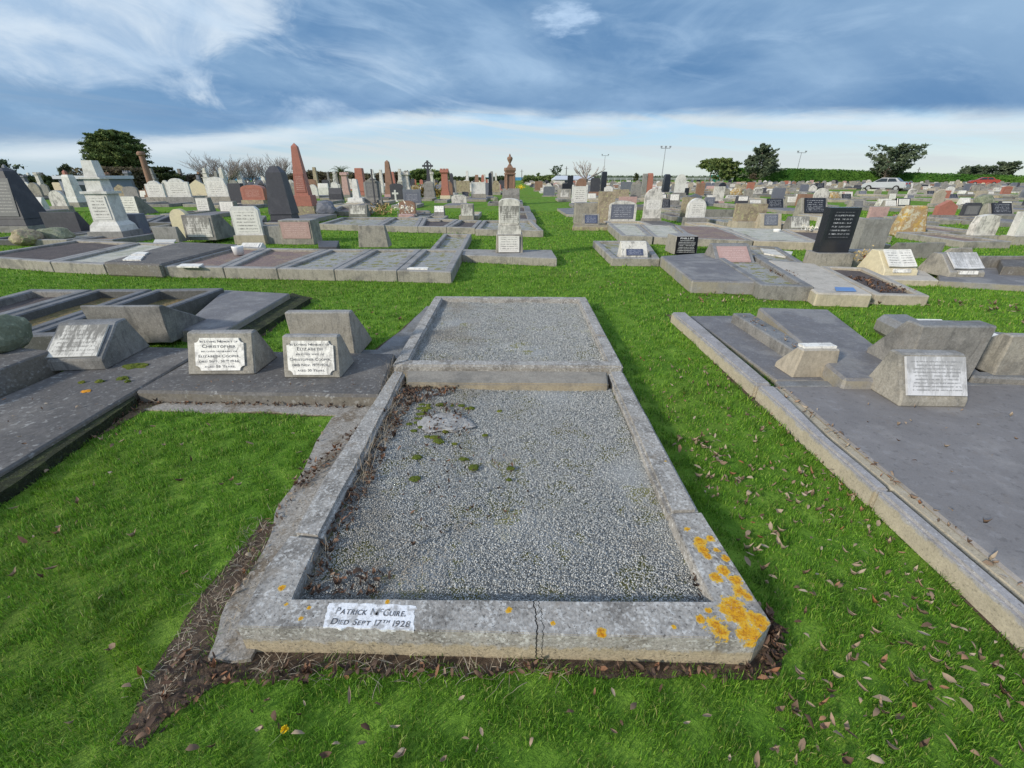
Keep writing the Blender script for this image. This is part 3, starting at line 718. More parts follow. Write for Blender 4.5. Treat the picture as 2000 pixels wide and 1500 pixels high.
        ring = [[bm.verts.new(((r+a)*math.cos(2*math.pi*i/n), yy+e, cz+(r+a)*math.sin(2*math.pi*i/n))) for a, e in ((-t*.3, -t*.42), (t*.3, -t*.42), (t*.3, t*.42), (-t*.3, t*.42))] for i in range(n)]
        for i in range(n):
            for j in range(4): bm.faces.new((ring[i][j], ring[(i+1) % n][j], ring[(i+1) % n][(j+1) % 4], ring[i][(j+1) % 4]))
        obj('wheel', bm, mat, root)
    elif kind == 'latin':      # plain cross on a low base
        hb = o.get('hb', 0.1)*h; t = w*.13
        bm = bmesh.new(); frus(bm, w*.8, w*.5, w*.6, w*.4, 0, hb, 0, w*.2); obj('base', bm, o.get('base', mat), root)
        bm = bmesh.new(); cz = hb+(h-hb)*.68
        front_extrude(bm, [(-t, hb), (t, hb), (t, cz-t), (w/2, cz-t), (w/2, cz+t), (t, cz+t), (t, h), (-t, h), (-t, cz+t), (-w/2, cz+t), (-w/2, cz-t), (-t, cz-t)], w*.1, w*.1+t*1.6)
        obj('cross', bm, mat, root)
    elif kind == 'rock':
        bm = bmesh.new(); bmesh.ops.create_icosphere(bm, subdivisions=3, radius=1)
        sd_ = w*3.1
        for v in bm.verts:
            c = v.co.copy(); nn = mnoise.noise(c*1.2+Vector((sd_, 0, 0)))*0.32+mnoise.noise(c*3.4+Vector((sd_, 4, 0)))*0.12
            ww = 1+nn; tz = (c.z+1)/2
            sq = lambda q: math.copysign(abs(q)**0.7, q)
            v.co = Vector((sq(c.x)*w/2*ww*(1-o.get('tp', .25)*tz), d/2+sq(c.y)*d/2*ww, max(-0.02, (h*tz)*(1+nn*.25))))
        obj('rock', bm, mat, root)
    elif kind == 'book':
        lip = 0.25*h; bm = bmesh.new()
        side_extrude(bm, [(0, 0), (0, lip), (d*.45, h), (d*.7, h), (d, 0)], -w/2, w/2, w*.05); bevel(bm, 0.01); obj('body', bm, mat, root)
        L = Vector((0, d*.45, h-lip)); nrm = Vector((0, -(h-lip), d*.45)).normalized()
        for sx in (-1, 1):
            xs = sorted((0.002*sx, sx*w*.40))
            c = [Vector((x, 0, lip))+L*p+nrm*(0.03 if abs(x) < .01 else .045) for x, p in ((xs[0], .12), (xs[1], .12), (xs[1], .95), (xs[0], .95))]
            panel('page', c, o.get('panel', 'i_white'), root, 0.02)
        bm = bmesh.new(); side_extrude(bm, [(0.01, lip*.75), (-.02, lip*.75), (-.02+d*.02, lip*1.35), (0.04, lip*1.35)], -w*.26, w*.26)
        obj('plaque', bm, 'plaque_white', root)
    elif kind == 'frame':      # black tablet lying in a concrete surround
        bm = bmesh.new(); side_extrude(bm, [(0, 0), (0, h*.22), (d*.5, h), (d*.85, h*.9), (d, 0)], -w/2, w/2, w*.02); bevel(bm, 0.01); obj('body', bm, o.get('base', 'concrete'), root)
        L = Vector((0, d*.5, h*.78)); nrm = Vector((0, -h*.78, d*.5)).normalized()
        c = [Vector((x, 0, h*.22))+L*p+nrm*.002 for x, p in ((-w*.38, .04), (w*.38, .04), (w*.38, .96), (-w*.38, .96))]
        panel('tablet', c, o.get('panel', 'i_black'), root, 0.05)

W_ = lambda w, zc: w*zc/F
HL = []
HS = []    # (X, Y, w, root) of every memorial placed
def hs(kind, xc, yb, w, yt, mat, label, z0=0.0, cat='headstone', name=None, rz=None, group=None, **o):
    X, Y = G(xc, yb, z0); zc = ZC(Y, z0)
    o.setdefault('d', 0.14 if kind == 'tablet' else min(0.6, max(0.35, W_(w, zc)*0.7)))
    back = {'desk': o.get('ty', .35), 'book': .45, 'frame': .5}.get(kind, 0)*o['d']
    W = w*zc/F; h = max(0.12, ztop(Y+back, yt)-z0)
    nm = name or {'tablet': 'upright_headstone', 'desk': 'desk_headstone', 'backdesk': 'desk_headstone', 'block': 'block_headstone', 'obelisk': 'obelisk', 'pillar': 'pedestal_monument',
                  'column': 'column_monument', 'capped': 'pillar_monument', 'urn': 'urn_monument', 'cross': 'wheel_cross', 'latin': 'cross_headstone', 'rock': 'boulder_headstone', 'book': 'book_headstone', 'frame': 'framed_headstone'}[kind]
    rz = random.uniform(-.03, .03) if rz is None else rz
    r = empty(nm, (X, Y, z0-0.003), rz)
    tag(r, label, cat, group)
    build_stone(r, kind, W, h, mat, o)
    HS.append((X, Y, W)); HL.append((X, Y, W, label, z0))
    if z0 < 0.02: occupy([(X-W*.6, Y-.02), (X+W*.6, Y-.02), (X+W*.6, Y+o['d']), (X-W*.6, Y+o['d'])], 0.02)
    return r
# ---------------------------------------------------------------- plan helpers
SOFT = []
def Q(pts, z): return [G(x, y, z) for x, y in pts]
def inset(q, k):
    n = len(q); out = []
    area = sum(q[i][0]*q[(i+1) % n][1]-q[(i+1) % n][0]*q[i][1] for i in range(n))
    s = 1 if area > 0 else -1
    L = []
    for i in range(n):
        (x0, y0), (x1, y1) = q[i], q[(i+1) % n]; d = math.hypot(x1-x0, y1-y0) or 1e-6
        nx, ny = -(y1-y0)/d*s, (x1-x0)/d*s
        L.append((x0+nx*k, y0+ny*k, (x1-x0)/d, (y1-y0)/d))
    for i in range(n):
        x0, y0, dx, dy = L[i-1]; x1, y1, ex, ey = L[i]
        den = dx*ey-dy*ex
        t = ((x1-x0)*ey-(y1-y0)*ex)/den if abs(den) > 1e-9 else 0
        out.append((x0+dx*t, y0+dy*t))
    return out
def chain(root, pairs, z, mat, fine=None, bv=0.015, closed=False, gap=0.0, z0=-0.01, vert=0.35):
    """one kerb stone following (outer, inner) plan pairs; corners carry through without a joint"""
    rx, ry = root.location[0], root.location[1]; bm = bmesh.new(); P = [list(map(Vector, p)) for p in pairs]
    if gap and not closed:
        for e, n_ in ((0, 1), (-1, -2)):
            for j in (0, 1): d = (P[n_][j]-P[e][j]).normalized(); P[e][j] = P[e][j]+d*gap
    rows = [[bm.verts.new((p.x-rx, p.y-ry, zz)) for p, zz in ((o_, z0), (o_, z), (i_, z), (i_, z0))] for o_, i_ in P]
    n = len(rows)
    for k in range(n if closed else n-1):
        a, c = rows[k], rows[(k+1) % n]
        for j in range(4): bm.faces.new((a[j], a[(j+1) % 4], c[(j+1) % 4], c[j]))
    if not closed: bm.faces.new(rows[0]); bm.faces.new(rows[-1][::-1])
    bmesh.ops.recalc_face_normals(bm, faces=bm.faces)
    bevel(bm, bv, 2 if fine else 1)
    if fine: roughen(bm, fine[1], fine[0], 3.0, P[0][0].x*3, vert)
    return obj('kerb', bm, mat, root)
def bed(root, i_, fmat, fz):
    bm = bmesh.new(); p = inset(i_, -0.04)
    v = [bm.verts.new((x-root.location[0], y-root.location[1], fz)) for x, y in p]; bm.faces.new(v)
    bmesh.ops.subdivide_edges(bm, edges=bm.edges[:], cuts=10, use_grid_fill=True)
    for w in bm.verts: w.co.z += mnoise.noise(w.co*2.3)*0.02
    obj('bed', bm, fmat, root)
def kerbs(root, q, z, kw, mat, fmat=None, fz=None, bv=0.015):
    q = inset(q, 0.003); i_ = inset(q, kw)
    chain(root, list(zip(q, i_)), z, mat, None, bv, closed=True)
    if fmat: bed(root, i_, fmat, fz)
    return i_
PLOTS = []
def plot(label, px, z=0.15, kw=0.13, mat='concrete', fmat='gravel_grey', fz=None, group=None, name='kerbed_grave', **o):
    q = Q(px, z); x = sum(p[0] for p in q)/4; y = min(p[1] for p in q)
    r = empty(name, (x, y, 0)); tag(r, label, 'grave', group)
    kerbs(r, q, z, kw, mat, fmat=fmat, fz=(z*0.55 if fz is None else fz), **o)
    occupy(q); PLOTS.append((x, sum(p[1] for p in q)/4)); return r
def slab(label, px, z=0.12, mat='slab', bv=0.012, rough=0.0, name='grave_slab', group=None, z0=-0.01, zq=None, cat='grave slab', plinth=None):
    q = Q(px, z if zq is None else zq)
    bm = bmesh.new()
    cx = sum(p[0] for p in q)/len(q); cy = min(p[1] for p in q)
    prism(bm, [(x-cx, y-cy) for x, y in q], z0, z); bevel(bm, bv, 1)
    if rough: roughen(bm, rough, 0.12, 2.5, cx)
    o = obj(name, bm, mat); o.location = (cx, cy, 0)
    tag(o, label, cat, group); occupy(q)
    return o
def flat(name, px, z, mat, jit=0.03, step=0.12, label=None, cat=None, kind='structure', occ=True, thick=0.0, plan=None):
    q = plan or Q(px, z); out = []
    n = len(q)
    for i in range(n):
        a, b_ = Vector(q[i]), Vector(q[(i+1) % n]); k = max(1, int((b_-a).length/step))
        for j in range(k):
            p = a+(b_-a)*(j/k); nn = mnoise.noise_vector(Vector((p.x*5, p.y*5, 1)))
            out.append((p.x+nn.x*jit, p.y+nn.y*jit))
    bm = bmesh.new(); v = [bm.verts.new((x, y, z)) for x, y in out]
    f = bm.faces.new(v)
    if f.normal.z < 0 or True:
        bm.normal_update()
        if f.normal.z < 0: bmesh.ops.reverse_faces(bm, faces=[f])
    if thick:
        r = bmesh.ops.extrude_face_region(bm, geom=[f])
        for w in [e for e in r['geom'] if isinstance(e, bmesh.types.BMVert)]: w.co.z += 0
        for w in v: w.co.z -= thick
    bmesh.ops.triangulate(bm, faces=[f for f in bm.faces if len(f.verts) > 4])
    me = bpy.data.meshes.new(name); bm.normal_update(); bm.to_mesh(me); bm.free()
    o = link(name, me, None, mat); tag(o, label, cat, kind=kind)
    if occ: (SOFT if name == 'soil' else OCC).append(out)
    return o

# ---------------------------------------------------------------- ground and sea
def ground():
    xs = np.concatenate([np.linspace(-420, -20, 22), np.linspace(-18, 18, 37), np.linspace(20, 420, 22)])
    ys = np.concatenate([np.linspace(-30, -1, 5), np.linspace(0, 30, 31), np.linspace(36, 215, 24)])
    V = [(x, y, 0.0 if y < 214 else -0.6) for y in ys for x in xs]; n = len(xs)
    V += [(x, 232, -15.5) for x in xs]
    Fc = [(j*n+i, j*n+i+1, (j+1)*n+i+1, (j+1)*n+i) for j in range(len(ys)) for i in range(n-1)]
    o = arr_mesh('ground', V, Fc, 'ground'); tag(o, kind='structure')
ground()
m, b = new_mat('sea_water')
g_ = b.n('ShaderNodeNewGeometry'); nn_ = b.noise(g_.outputs['Position'], 0.01, 5, 0.6)
finish(b, b.mix(nn_, (0.05, 0.20, 0.30, 1), (0.08, 0.27, 0.38, 1)), 0.75, spec=0.08); M['sea'] = m
o = arr_mesh('sea', [(-9000, 225, -15), (9000, 225, -15), (9000, 8000, -15), (-9000, 8000, -15)], [(0, 1, 2, 3)], 'sea'); tag(o, kind='structure')

# ---------------------------------------------------------------- the near double grave in the middle
def g3(px, py, z=0.15): x, y = G(px, py, z); return x, y, z
SP_ = [(1342, 1033, 8), (1366, 1057, 15), (1373, 1072, 16), (1388, 1051, 10), (1399, 1073, 9), (1381, 1085, 10), (1417, 1090, 11), (1399, 1129, 13), (1415, 1115, 14), (1438, 1132, 14), (1447, 1156, 15),
       (1459, 1163, 10), (1432, 1189, 26), (1447, 1207, 20), (1477, 1210, 20), (1484, 1222, 12), (1402, 1226, 22), (1462, 1235, 24), (1369, 1210, 9), (1384, 1192, 6), (1174, 1236, 9), (1315, 1223, 5), (1080, 1217, 5),
       (550, 1148, 7), (559, 1180, 5), (604, 1187, 4.5), (588, 1207, 4.5), (618, 1236, 6), (664, 1238, 5), (757, 1175, 5), (994, 1192, 7), (862, 1241, 7), (1300, 900, 4)]
spots = [g3(x, y, 0.15)+(r/455.0,) for x, y, r in SP_]
kx = G(1048, 1220, .15)[0]
KM = dict(top=(0.31, 0.295, 0.27, 1), patch=(0.15, 0.14, 0.125, 1), pamt=0.7, scale=5.5, grain=95, gamt=0.6, speck=(0.66, 0.66, 0.63, 1), samt=0.62, sscale=62, sth=0.505, pits=0.75, bstr=0.5, low=(0.070, (0.37, 0.31, 0.21, 1)))
M['kerb_front'] = stone('lichened_kerb', (0.31, 0.292, 0.262, 1), spots=spots[:26]+spots[26:], spotcol=(0.66, 0.34, 0.014, 1), crack=[(kx, 0.07, 0.0035), (kx+0.022, 0.10, 0.002)], **KM)
M['kerb_side'] = stone('lichened_side_kerb', (0.31, 0.292, 0.262, 1), spots=[s for s in spots if s[0] > .6 or s[0] < -.8], spotcol=(0.66, 0.34, 0.014, 1), **KM)
M['kerb_back'] = stone('tan_back_kerb', (0.32, 0.27, 0.185, 1), (0.27, 0.245, 0.205, 1), (0.16, 0.15, 0.13, 1), 0.6, 4, pits=0.4, speck=(0.5, 0.48, 0.42, 1), samt=0.3)
q1 = Q([(463, 1222), (1505, 1246), (1216, 723), (765, 723)], 0.15)
r1 = empty('kerbed_grave', (0, q1[0][1], 0)); tag(r1, 'largest kerbed grave in the foreground with orange lichen on its right corner', 'grave')
i1 = [G(x, y, 0.15) for x, y in ((572, 1168), (1392, 1174), (1194, 748), (790, 746))]
L_ = [((463, 1222), (572, 1168)), ((520, 1105), (598, 1108)), ((566, 1046), (624, 1052)), ((632, 925), (688, 930)), ((768, 722), (792, 724))]
R_ = [((1480, 1249), (1391, 1175)), ((1507, 1217), (1392, 1172)), ((1370, 1000), (1308, 1002)), ((1290, 855), (1246, 857)), ((1217, 722), (1188, 724))]
PX = lambda prs: [(G(*a, .15), G(*c, .15)) for a, c in prs]
chain(r1, PX([L_[2], L_[1], L_[0], R_[0], R_[1], R_[2]]), 0.15, 'kerb_front', (0.03, 0.0045), 0.024, vert=0.04)
chain(r1, PX([L_[4], L_[3], L_[2]]), 0.146, 'kerb_side', (0.035, 0.005), 0.02, gap=.004)
chain(r1, PX([R_[2], R_[3], R_[4]]), 0.148, 'kerb_side', (0.035, 0.004), 0.02, gap=.004)
chain(r1, PX([((793, 722), (793, 747)), ((1187, 724), (1190, 749))]), 0.145, 'kerb_back', (0.05, 0.003), 0.012, gap=.003)
bed(r1, i1, 'gravel_grey', 0.08)
occupy(q1)
q2 = Q([(765, 713), (1218, 716), (1145, 580), (849, 578)], 0.15)
r2 = empty('kerbed_grave', (0, q2[0][1], 0)); tag(r2, 'grey gravel grave with pale kerb directly behind the largest foreground grave', 'grave')
i2 = inset(q2, 0.125)
lp = lambda a, b_, t: (a[0]+(b_[0]-a[0])*t, a[1]+(b_[1]-a[1])*t)
chain(r2, [(lp(q2[1], q2[2], .33), lp(i2[1], i2[2], .33)), (q2[2], i2[2]), (q2[3], i2[3]), (q2[0], i2[0])], 0.15, 'kerb_side', (0.05, 0.004), 0.015, gap=.003)
chain(r2, [(q2[0], i2[0]), (q2[1], i2[1]), (lp(q2[1], q2[2], .33), lp(i2[1], i2[2], .33))], 0.152, 'kerb_side', (0.05, 0.004), 0.015, gap=.003)
bed(r2, i2, 'gravel_grey', 0.085)
occupy(q2)
def pebbles(root, quad, n, size, z, zamp, seed):
    rng = np.random.default_rng(seed)
    q = np.array(quad); u, v = rng.random(n), rng.random(n)
    P = (q[0]*(1-u)[:, None]+q[1]*u[:, None])*(1-v)[:, None]+(q[3]*(1-u)[:, None]+q[2]*u[:, None])*v[:, None]
    sz = size*rng.uniform(0.55, 1.25, n)
    base = np.array([(1, 0, 0), (-1, 0, 0), (0, 1, 0), (0, -1, 0), (0, 0, 1), (0, 0, -1)], float)
    fc = np.array([(0, 2, 4), (2, 1, 4), (1, 3, 4), (3, 0, 4), (2, 0, 5), (1, 2, 5), (3, 1, 5), (0, 3, 5)])
    A = rng.normal(size=(n, 3, 3)); Qm, _ = np.linalg.qr(A)
    sc = np.stack([rng.uniform(.75, 1.2, n), rng.uniform(.6, 1.0, n), rng.uniform(.45, .8, n)], 1)*sz[:, None]*0.5
    V = np.einsum('nij,nkj->nki', Qm, base[None]*sc[:, None, :])*(rng.uniform(.8, 1.2, (n, 6, 1)))
    zz = z+rng.uniform(-0.2, 0.75, n)*size+np.array([mnoise.noise(Vector((p[0]*2.1, p[1]*2.1, 0)))*zamp for p in P])
    V[:, :, 0] += (P[:, 0]-root.location[0])[:, None]; V[:, :, 1] += (P[:, 1]-root.location[1])[:, None]; V[:, :, 2] += zz[:, None]
    Fc = (np.arange(n)[:, None, None]*6+fc[None]).reshape(-1, 3)
    o = arr_mesh('gravel', V.reshape(-1, 3), Fc, 'pebble', root); tag(o, kind='stuff')
pebbles(r1, i1, 95000, 0.0092, 0.088, 0.016, 3)
pebbles(r2, i2, 62000, 0.0115, 0.092, 0.014, 4)
# painted name panel on the front kerb
zt = 0.152
pc = [g3(*p, zt) for p in ((631, 1224), (806, 1231), (812, 1182), (642, 1176))]
bm = bmesh.new(); out = []
for i in range(4):
    a, b2 = Vector(pc[i]), Vector(pc[(i+1) % 4])
    for j in range(14):
        p = a+(b2-a)*(j/14); nv = mnoise.noise_vector(p*60)+mnoise.noise_vector(p*150)*.5; out.append((p.x+nv.x*.008, p.y+nv.y*.008))
prism(bm, [(x-r1.location[0], y-r1.location[1]) for x, y in out], 0.140, 0.1508)
pp = obj('painted_panel', bm, 'paint_white', r1)
cc = [(x-r1.location[0], y-r1.location[1], 0.1508) for x, y, z in pc]
text_on('inscription', [('Patrick M^cGuire.', 0.51, .53, .28, .82), ('Died Sept 17^t^h 1928', 0.52, .12, .24, .90)], cc, 'ink', pp, lift=0.001, shear=0.25)
# broken lump of concrete and the moss around it
def chunk(px, py, w, d, h, z, mat, name, parent, label=None, cat=None, seed=1.0):
    x, y = G(px, py, z); bm = bmesh.new(); bmesh.ops.create_icosphere(bm, subdivisions=4, radius=1)
    for v in bm.verts:
        c = v.co.copy(); nn = mnoise.noise(c*1.6+Vector((seed, 0, 0)))*.35+mnoise.noise(c*5+Vector((seed, 2, 0)))*.16
        v.co = Vector((c.x*w*.5*(1+nn), c.y*d*.5*(1+nn), c.z*h*(1+nn*1.2)))
    o = obj(name, bm, mat, parent); o.location = (x-(parent.location[0] if parent else 0), y-(parent.location[1] if parent else 0), z)
    if label: tag(o, label, cat)
    return o
M['rubble'] = stone('rubble_concrete', (0.36, 0.35, 0.33, 1), None, (0.17, 0.16, 0.15, 1), 0.6, 12, grain=150, gamt=0.6, speck=(0.7, 0.69, 0.66, 1), samt=0.7, bstr=1.0, bd=0.01, sscale=110)
chunk(870, 826, 0.34, 0.24, 0.014, 0.103, 'rubble', 'concrete_lump', None, 'flat broken lump of pale concrete lying in the gravel', 'rubble', 2.0)
rm_ = random.Random(8)
for k in range(34):
    t = rm_.random(); an = R(40+t*250); rx_, ry_ = (62+rm_.gauss(0, 9)), (34+rm_.gauss(0, 6))
    px, py = (872+math.cos(an)*rx_, 824-math.sin(an)*ry_) if k < 24 else (rm_.uniform(790, 1010), rm_.uniform(770, 940))
    w = rm_.uniform(.02, .075); mo = chunk(px, py, w, w*rm_.uniform(.5, 1), 0.008, 0.099, 'moss', 'moss_patch', None, None, None, k*1.7); tag(mo, kind='stuff')

# ---------------------------------------------------------------- bare soil, footings (setting)
flat('soil', [(240, 1440), (320, 1275), (400, 1150), (455, 1080), (520, 1010), (530, 1030), (495, 1090), (445, 1185), (400, 1280), (490, 1250), (1470, 1255), (1490, 1230), (1465, 1180), (1500, 1185), (1532, 1235), (1525, 1312), (1300, 1320), (1000, 1312), (700, 1302), (430, 1330), (335, 1385), (290, 1450)], 0.004, 'soil', 0.05, 0.06)
flat('soil', [(1308, 615), (1296, 612), (1380, 690), (1455, 770), (1572, 876), (1672, 966), (1978, 1272), (2080, 1370), (2100, 1300), (1478, 752)], 0.004, 'soil', 0.03)
flat('soil', [(-150, 1080), (-20, 960), (255, 770), (745, 778), (760, 820), (648, 815), (400, 800), (290, 800), (170, 862), (60, 945), (-60, 1030)], 0.004, 'drysoil', 0.03)
flat('footing', [(398, 1285), (445, 1180), (500, 1080), (560, 965), (612, 882), (648, 818), (690, 800), (775, 775), (610, 1050), (500, 1280)], 0.022, 'footing', 0.035, 0.05, thick=0.03)
flat('footing', [(280, 800), (330, 785), (700, 792), (690, 812), (645, 812), (500, 802), (400, 806)], 0.012, 'footing', 0.02, thick=0.02)
flat('footing', [(560, 700), (775, 700), (850, 598), (832, 598), (790, 640), (735, 683), (560, 683)], 0.03, 'concrete_grey', 0.015, thick=0.04)
flat('soil', [(820, 610), (838, 598), (760, 690), (720, 690), (775, 650)], 0.006, 'soil', 0.03)
flat('soil', [(576, 575), (610, 582), (520, 655), (455, 668)], 0.004, 'soil', 0.03)

# ---------------------------------------------------------------- row of graves left of the middle
slab('long dark slab with one orange lichen spot at the left edge', [(-500, 991), (-250, 1072), (402, 680), (236, 676)], 0.10, 'slab', rough=0.004)
slab('high dark slab left of the slab with the orange lichen spot', [(-330, 760), (-150, 775), (102, 684), (-30, 672)], 0.27, 'slab', rough=0.003)
slab('grey slab carrying the two small plaques of the couple beside the gravel graves', [(262, 764), (742, 772), (772, 690), (405, 684)], 0.11, 'slab', rough=0.005, bv=0.02)
flat('moss', [(-130, 1020), (-95, 1030), (264, 778), (252, 762)], 0.07, 'darkmoss', 0.02, kind='stuff', thick=0.07, label='dark moss along the edge of the slab', cat=None)
flat('moss', [(742, 790), (768, 782), (790, 700), (772, 700)], 0.06, 'darkmoss', 0.01, kind='stuff', thick=0.06)
for (px, py, w, d, sd) in [(262, 716, .22, .12, 1.), (240, 740, .1, .07, 2.), (160, 748, .06, .04, 3.), (195, 746, .07, .05, 4.), (250, 746, .05, .04, 6.)]:
    tag(chunk(px, py, w, d, 0.018, 0.10, 'moss', 'moss_patch', None, seed=sd), kind='stuff')
M['olichen'] = simple('orange_lichen', (0.62, 0.27, 0.02, 1), 0.9)
tag(chunk(168, 764, .07, .05, 0.006, 0.102, 'olichen', 'lichen_patch', None, seed=8.), kind='stuff')
slab('dark slab with a mossy right side behind the large backward wedge', [(345, 645), (440, 645), (566, 573), (438, 566)], 0.14, 'slab_blue')
flat('moss', [(438, 652), (490, 655), (606, 582), (570, 572)], 0.07, 'darkmoss', 0.02, kind='stuff', thick=0.07)
plot('narrow kerbed bed of tan weeds behind the leftmost marble plaque', [(30, 657), (197, 650), (438, 562), (306, 564)], 0.2, 0.11, 'kerb_dark', 'tanbed', 0.08)
plot('kerbed bed of dry weeds, second from the tan weed bed at left edge', [(-180, 672), (22, 658), (298, 564), (190, 564)], 0.16, 0.12, 'kerb_dark', 'tanbed', 0.06)
plot('kerbed gravel bed reaching furthest left in the near row', [(-420, 690), (-200, 674), (182, 565), (60, 564)], 0.14, 0.14, 'concrete_grey', 'gravel_dark', 0.05)
hs('desk', 149, 724, 114, 629, 'concrete_grey', 'squat wedge with a pale weathered marble plaque on the left dark slab', 0.10, near=True, d=0.60, lip=0.30, ty=0.52, tb=0.72, panel='i_stained', pw=0.80, pz=(0.06, 0.90), pt=0.012, rz=0.10)
T1 = [('In Loving Memory of', .5, .86, .07, .78), ('Christopher', .5, .70, .10, .70), ('beloved husband of', .5, .565, .06, .74), ('Elizabeth Cooper,', .5, .405, .085, .86), ('died Sept. 30^t^h 1946,', .5, .25, .075, .84), ('aged 58 Years.', .5, .09, .075, .64)]
T2 = [('In Loving Memory of', .5, .86, .07, .86), ('Elizabeth', .5, .72, .10, .56), ('beloved wife of', .5, .585, .06, .62), ('Christopher Cooper,', .5, .42, .085, .90), ('died Nov. 19^t^h 1926,', .5, .26, .075, .80), ('aged 30 Years.', .5, .10, .075, .60)]
hs('desk', 434, 732, 130, 648, 'concrete', 'grey wedge with notched white plaque naming Christopher, beloved husband', 0.11, near=True, d=0.42, lip=0.05, ty=0.30, tb=0.48, panel='plaque_white', pw=0.72, pz=(0.07, 0.86), notch=True, text=T1, rz=0.02)
hs('desk', 611, 738, 112, 655, 'concrete', 'wedge with notched white plaque naming Elizabeth, beloved wife', 0.11, near=True, d=0.36, lip=0.04, ty=0.28, tb=0.46, panel='plaque_white', pw=0.80, pz=(0.05, 0.88), notch=True, text=T2, rz=0.0)
hs('backdesk', 637, 702, 118, 609, 'concrete', 'backward facing wedge standing taller behind the plaque of Elizabeth', 0.03, near=True, d=0.55, lip=0.06, tb=0.16, rz=0.0)
hs('backdesk', 262, 672, 140, 597, 'concrete_grey', 'wide dark backward facing wedge left of the two couple plaques', 0.06, near=True, d=0.75, lip=0.05, tb=0.06, lean=0.03, shrink=-0.03, rz=0.0)
hs('rock', -22, 700, 52, 630, 'greenstone', 'green mossy boulder cut by the left edge', 0.26, d=0.4)

# ---------------------------------------------------------------- right of the middle
KR = dict(top=(0.31, 0.30, 0.30, 1), patch=(0.20, 0.19, 0.18, 1), pamt=0.6, scale=3, grain=90, speck=(0.6, 0.6, 0.6, 1), samt=0.5, sscale=60)
M['kerb_right'] = stone('worn_long_kerb', (0.31, 0.30, 0.295, 1), pits=0.4, low=(0.098, (0.38, 0.335, 0.25, 1)), **KR)
long_kerb = empty('long_kerb', (*G(1480, 752, .13), 0)); tag(long_kerb, 'long tan kerb running beside the grass aisle on the right', 'kerb')
def kseg(px, root, z=0.13, mat='kerb_right'):
    q = Q(px, z); bm = bmesh.new(); prism(bm, [(x-root.location[0], y-root.location[1]) for x, y in q], -0.01, z); bevel(bm, 0.018, 2); roughen(bm, 0.007, 0.06, 3.2, px[0][0]); obj('kerb', bm, mat, root); occupy(q)
lk = lambda y, side: (1480+(y-752)*(1.14 if y > 752 else 1.18) if side == 0 else ((1500+(y-752)*1.18) if y > 752 else 1512+(y-752)*1.21), y)
for ys in ((1330, 1150, 956), (956, 850, 752), (750, 690, 645, 609)):
    chain(long_kerb, [(G(*lk(y, 0), .13), G(*lk(y, 1), .13)) for y in ys], 0.13, 'kerb_right', (0.06, 0.006), 0.016, gap=.003)
for a, c in ((1330, 956), (956, 752), (750, 609)): occupy(Q([lk(a, 0), lk(a, 1), lk(c, 1), lk(c, 0)], .13))
slab('tan ledge between the long kerb and the broad smooth slab', [(2190, 1330), (2226, 1330), (1523, 755), (1503, 755)], 0.085, 'kerb_right', rough=0.004, name='kerb_ledge', cat='kerb')
slab('broad smooth grey slab filling the lower right corner', [(2232, 1330), (3300, 1330), (2120, 750), (1527, 755)], 0.10, 'slab_smooth', bv=0.012, rough=0.002)
slab('flat concrete strip crossing between the low slab and the broad smooth slab', [(1524, 754), (2110, 752), (2060, 741), (1514, 744)], 0.07, 'concrete_grey', bv=0.008, cat='kerb', name='kerb_strip')
slab('low blue-grey slab between the long kerb and the stepped kerb', [(1516, 742), (1692, 745), (1462, 616), (1347, 617)], 0.055, 'slab_blue')
slab('stepped kerb of grey concrete beside the low blue-grey slab', [(1560, 690), (1600, 690), (1466, 611), (1431, 611)], 0.17, 'concrete_grey', name='kerb_step', cat='kerb')
slab('raised blue-grey slab sloping away behind the small backward wedge', [(1650, 740), (1800, 742), (1618, 604), (1481, 600)], 0.19, 'slab_blue', bv=0.02)
plot('kerbed dark grave right of the raised blue-grey slab', [(1900, 735), (2060, 742), (1852, 632), (1735, 626)], 0.13, 0.12, 'concrete_grey', 'gravel_dark', 0.03)
plot('kerbed grave at the right edge behind the large plaque', [(2075, 745), (2260, 760), (2020, 655), (1872, 640)], 0.16, 0.12, 'concrete_grey', 'gravel_dark', 0.04)
for (lb, px, z) in (('white marble strip lying on the kerb near the right edge', [(1950, 670), (1966, 662), (1886, 634), (1868, 634)], 0.165), ('white marble plate lying flat near the right edge', [(1795, 634), (1846, 635), (1838, 626), (1785, 625)], 0.14)):
    q = Q(px, z); bm = bmesh.new(); prism(bm, q, z-0.02, z+0.015); tag(obj('marble_plate', bm, 'plaque_white'), lb, 'plaque')
hs('backdesk', 1588, 738, 88, 682, 'concrete_tan', 'small tan backward wedge with the top edge of a white plaque showing', 0.05, near=True, d=0.27, cap=True, tb=0.3, lip=.2, rz=0.04, shrink=0.03)
hs('desk', 1820, 795, 130, 690, 'concrete', 'large wedge with a mottled pale plaque on the broad smooth slab', 0.10, near=True, d=0.40, lip=0.16, ty=0.42, tb=0.66, panel='i_mottled', pw=0.86, pz=(0.10, 0.93), pt=0.018, rz=-0.03)
hs('backdesk', 1828, 742, 128, 636, 'concrete_grey', 'wide backward leaning concrete stone behind the mottled plaque', 0.12, near=True, d=0.46, tb=0.34, lip=.25, rz=-0.02, shrink=-0.02)
hs('backdesk', 1995, 735, 110, 655, 'concrete', 'tan concrete wedge cut by the right edge', 0.12, near=True, d=0.5, rz=-0.02)
slab('rounded kerb end stone right of the raised slab', [(1782, 645), (1845, 645), (1775, 611), (1710, 611)], 0.22, 'concrete_grey', bv=0.06, name='kerb_end', cat='kerb')
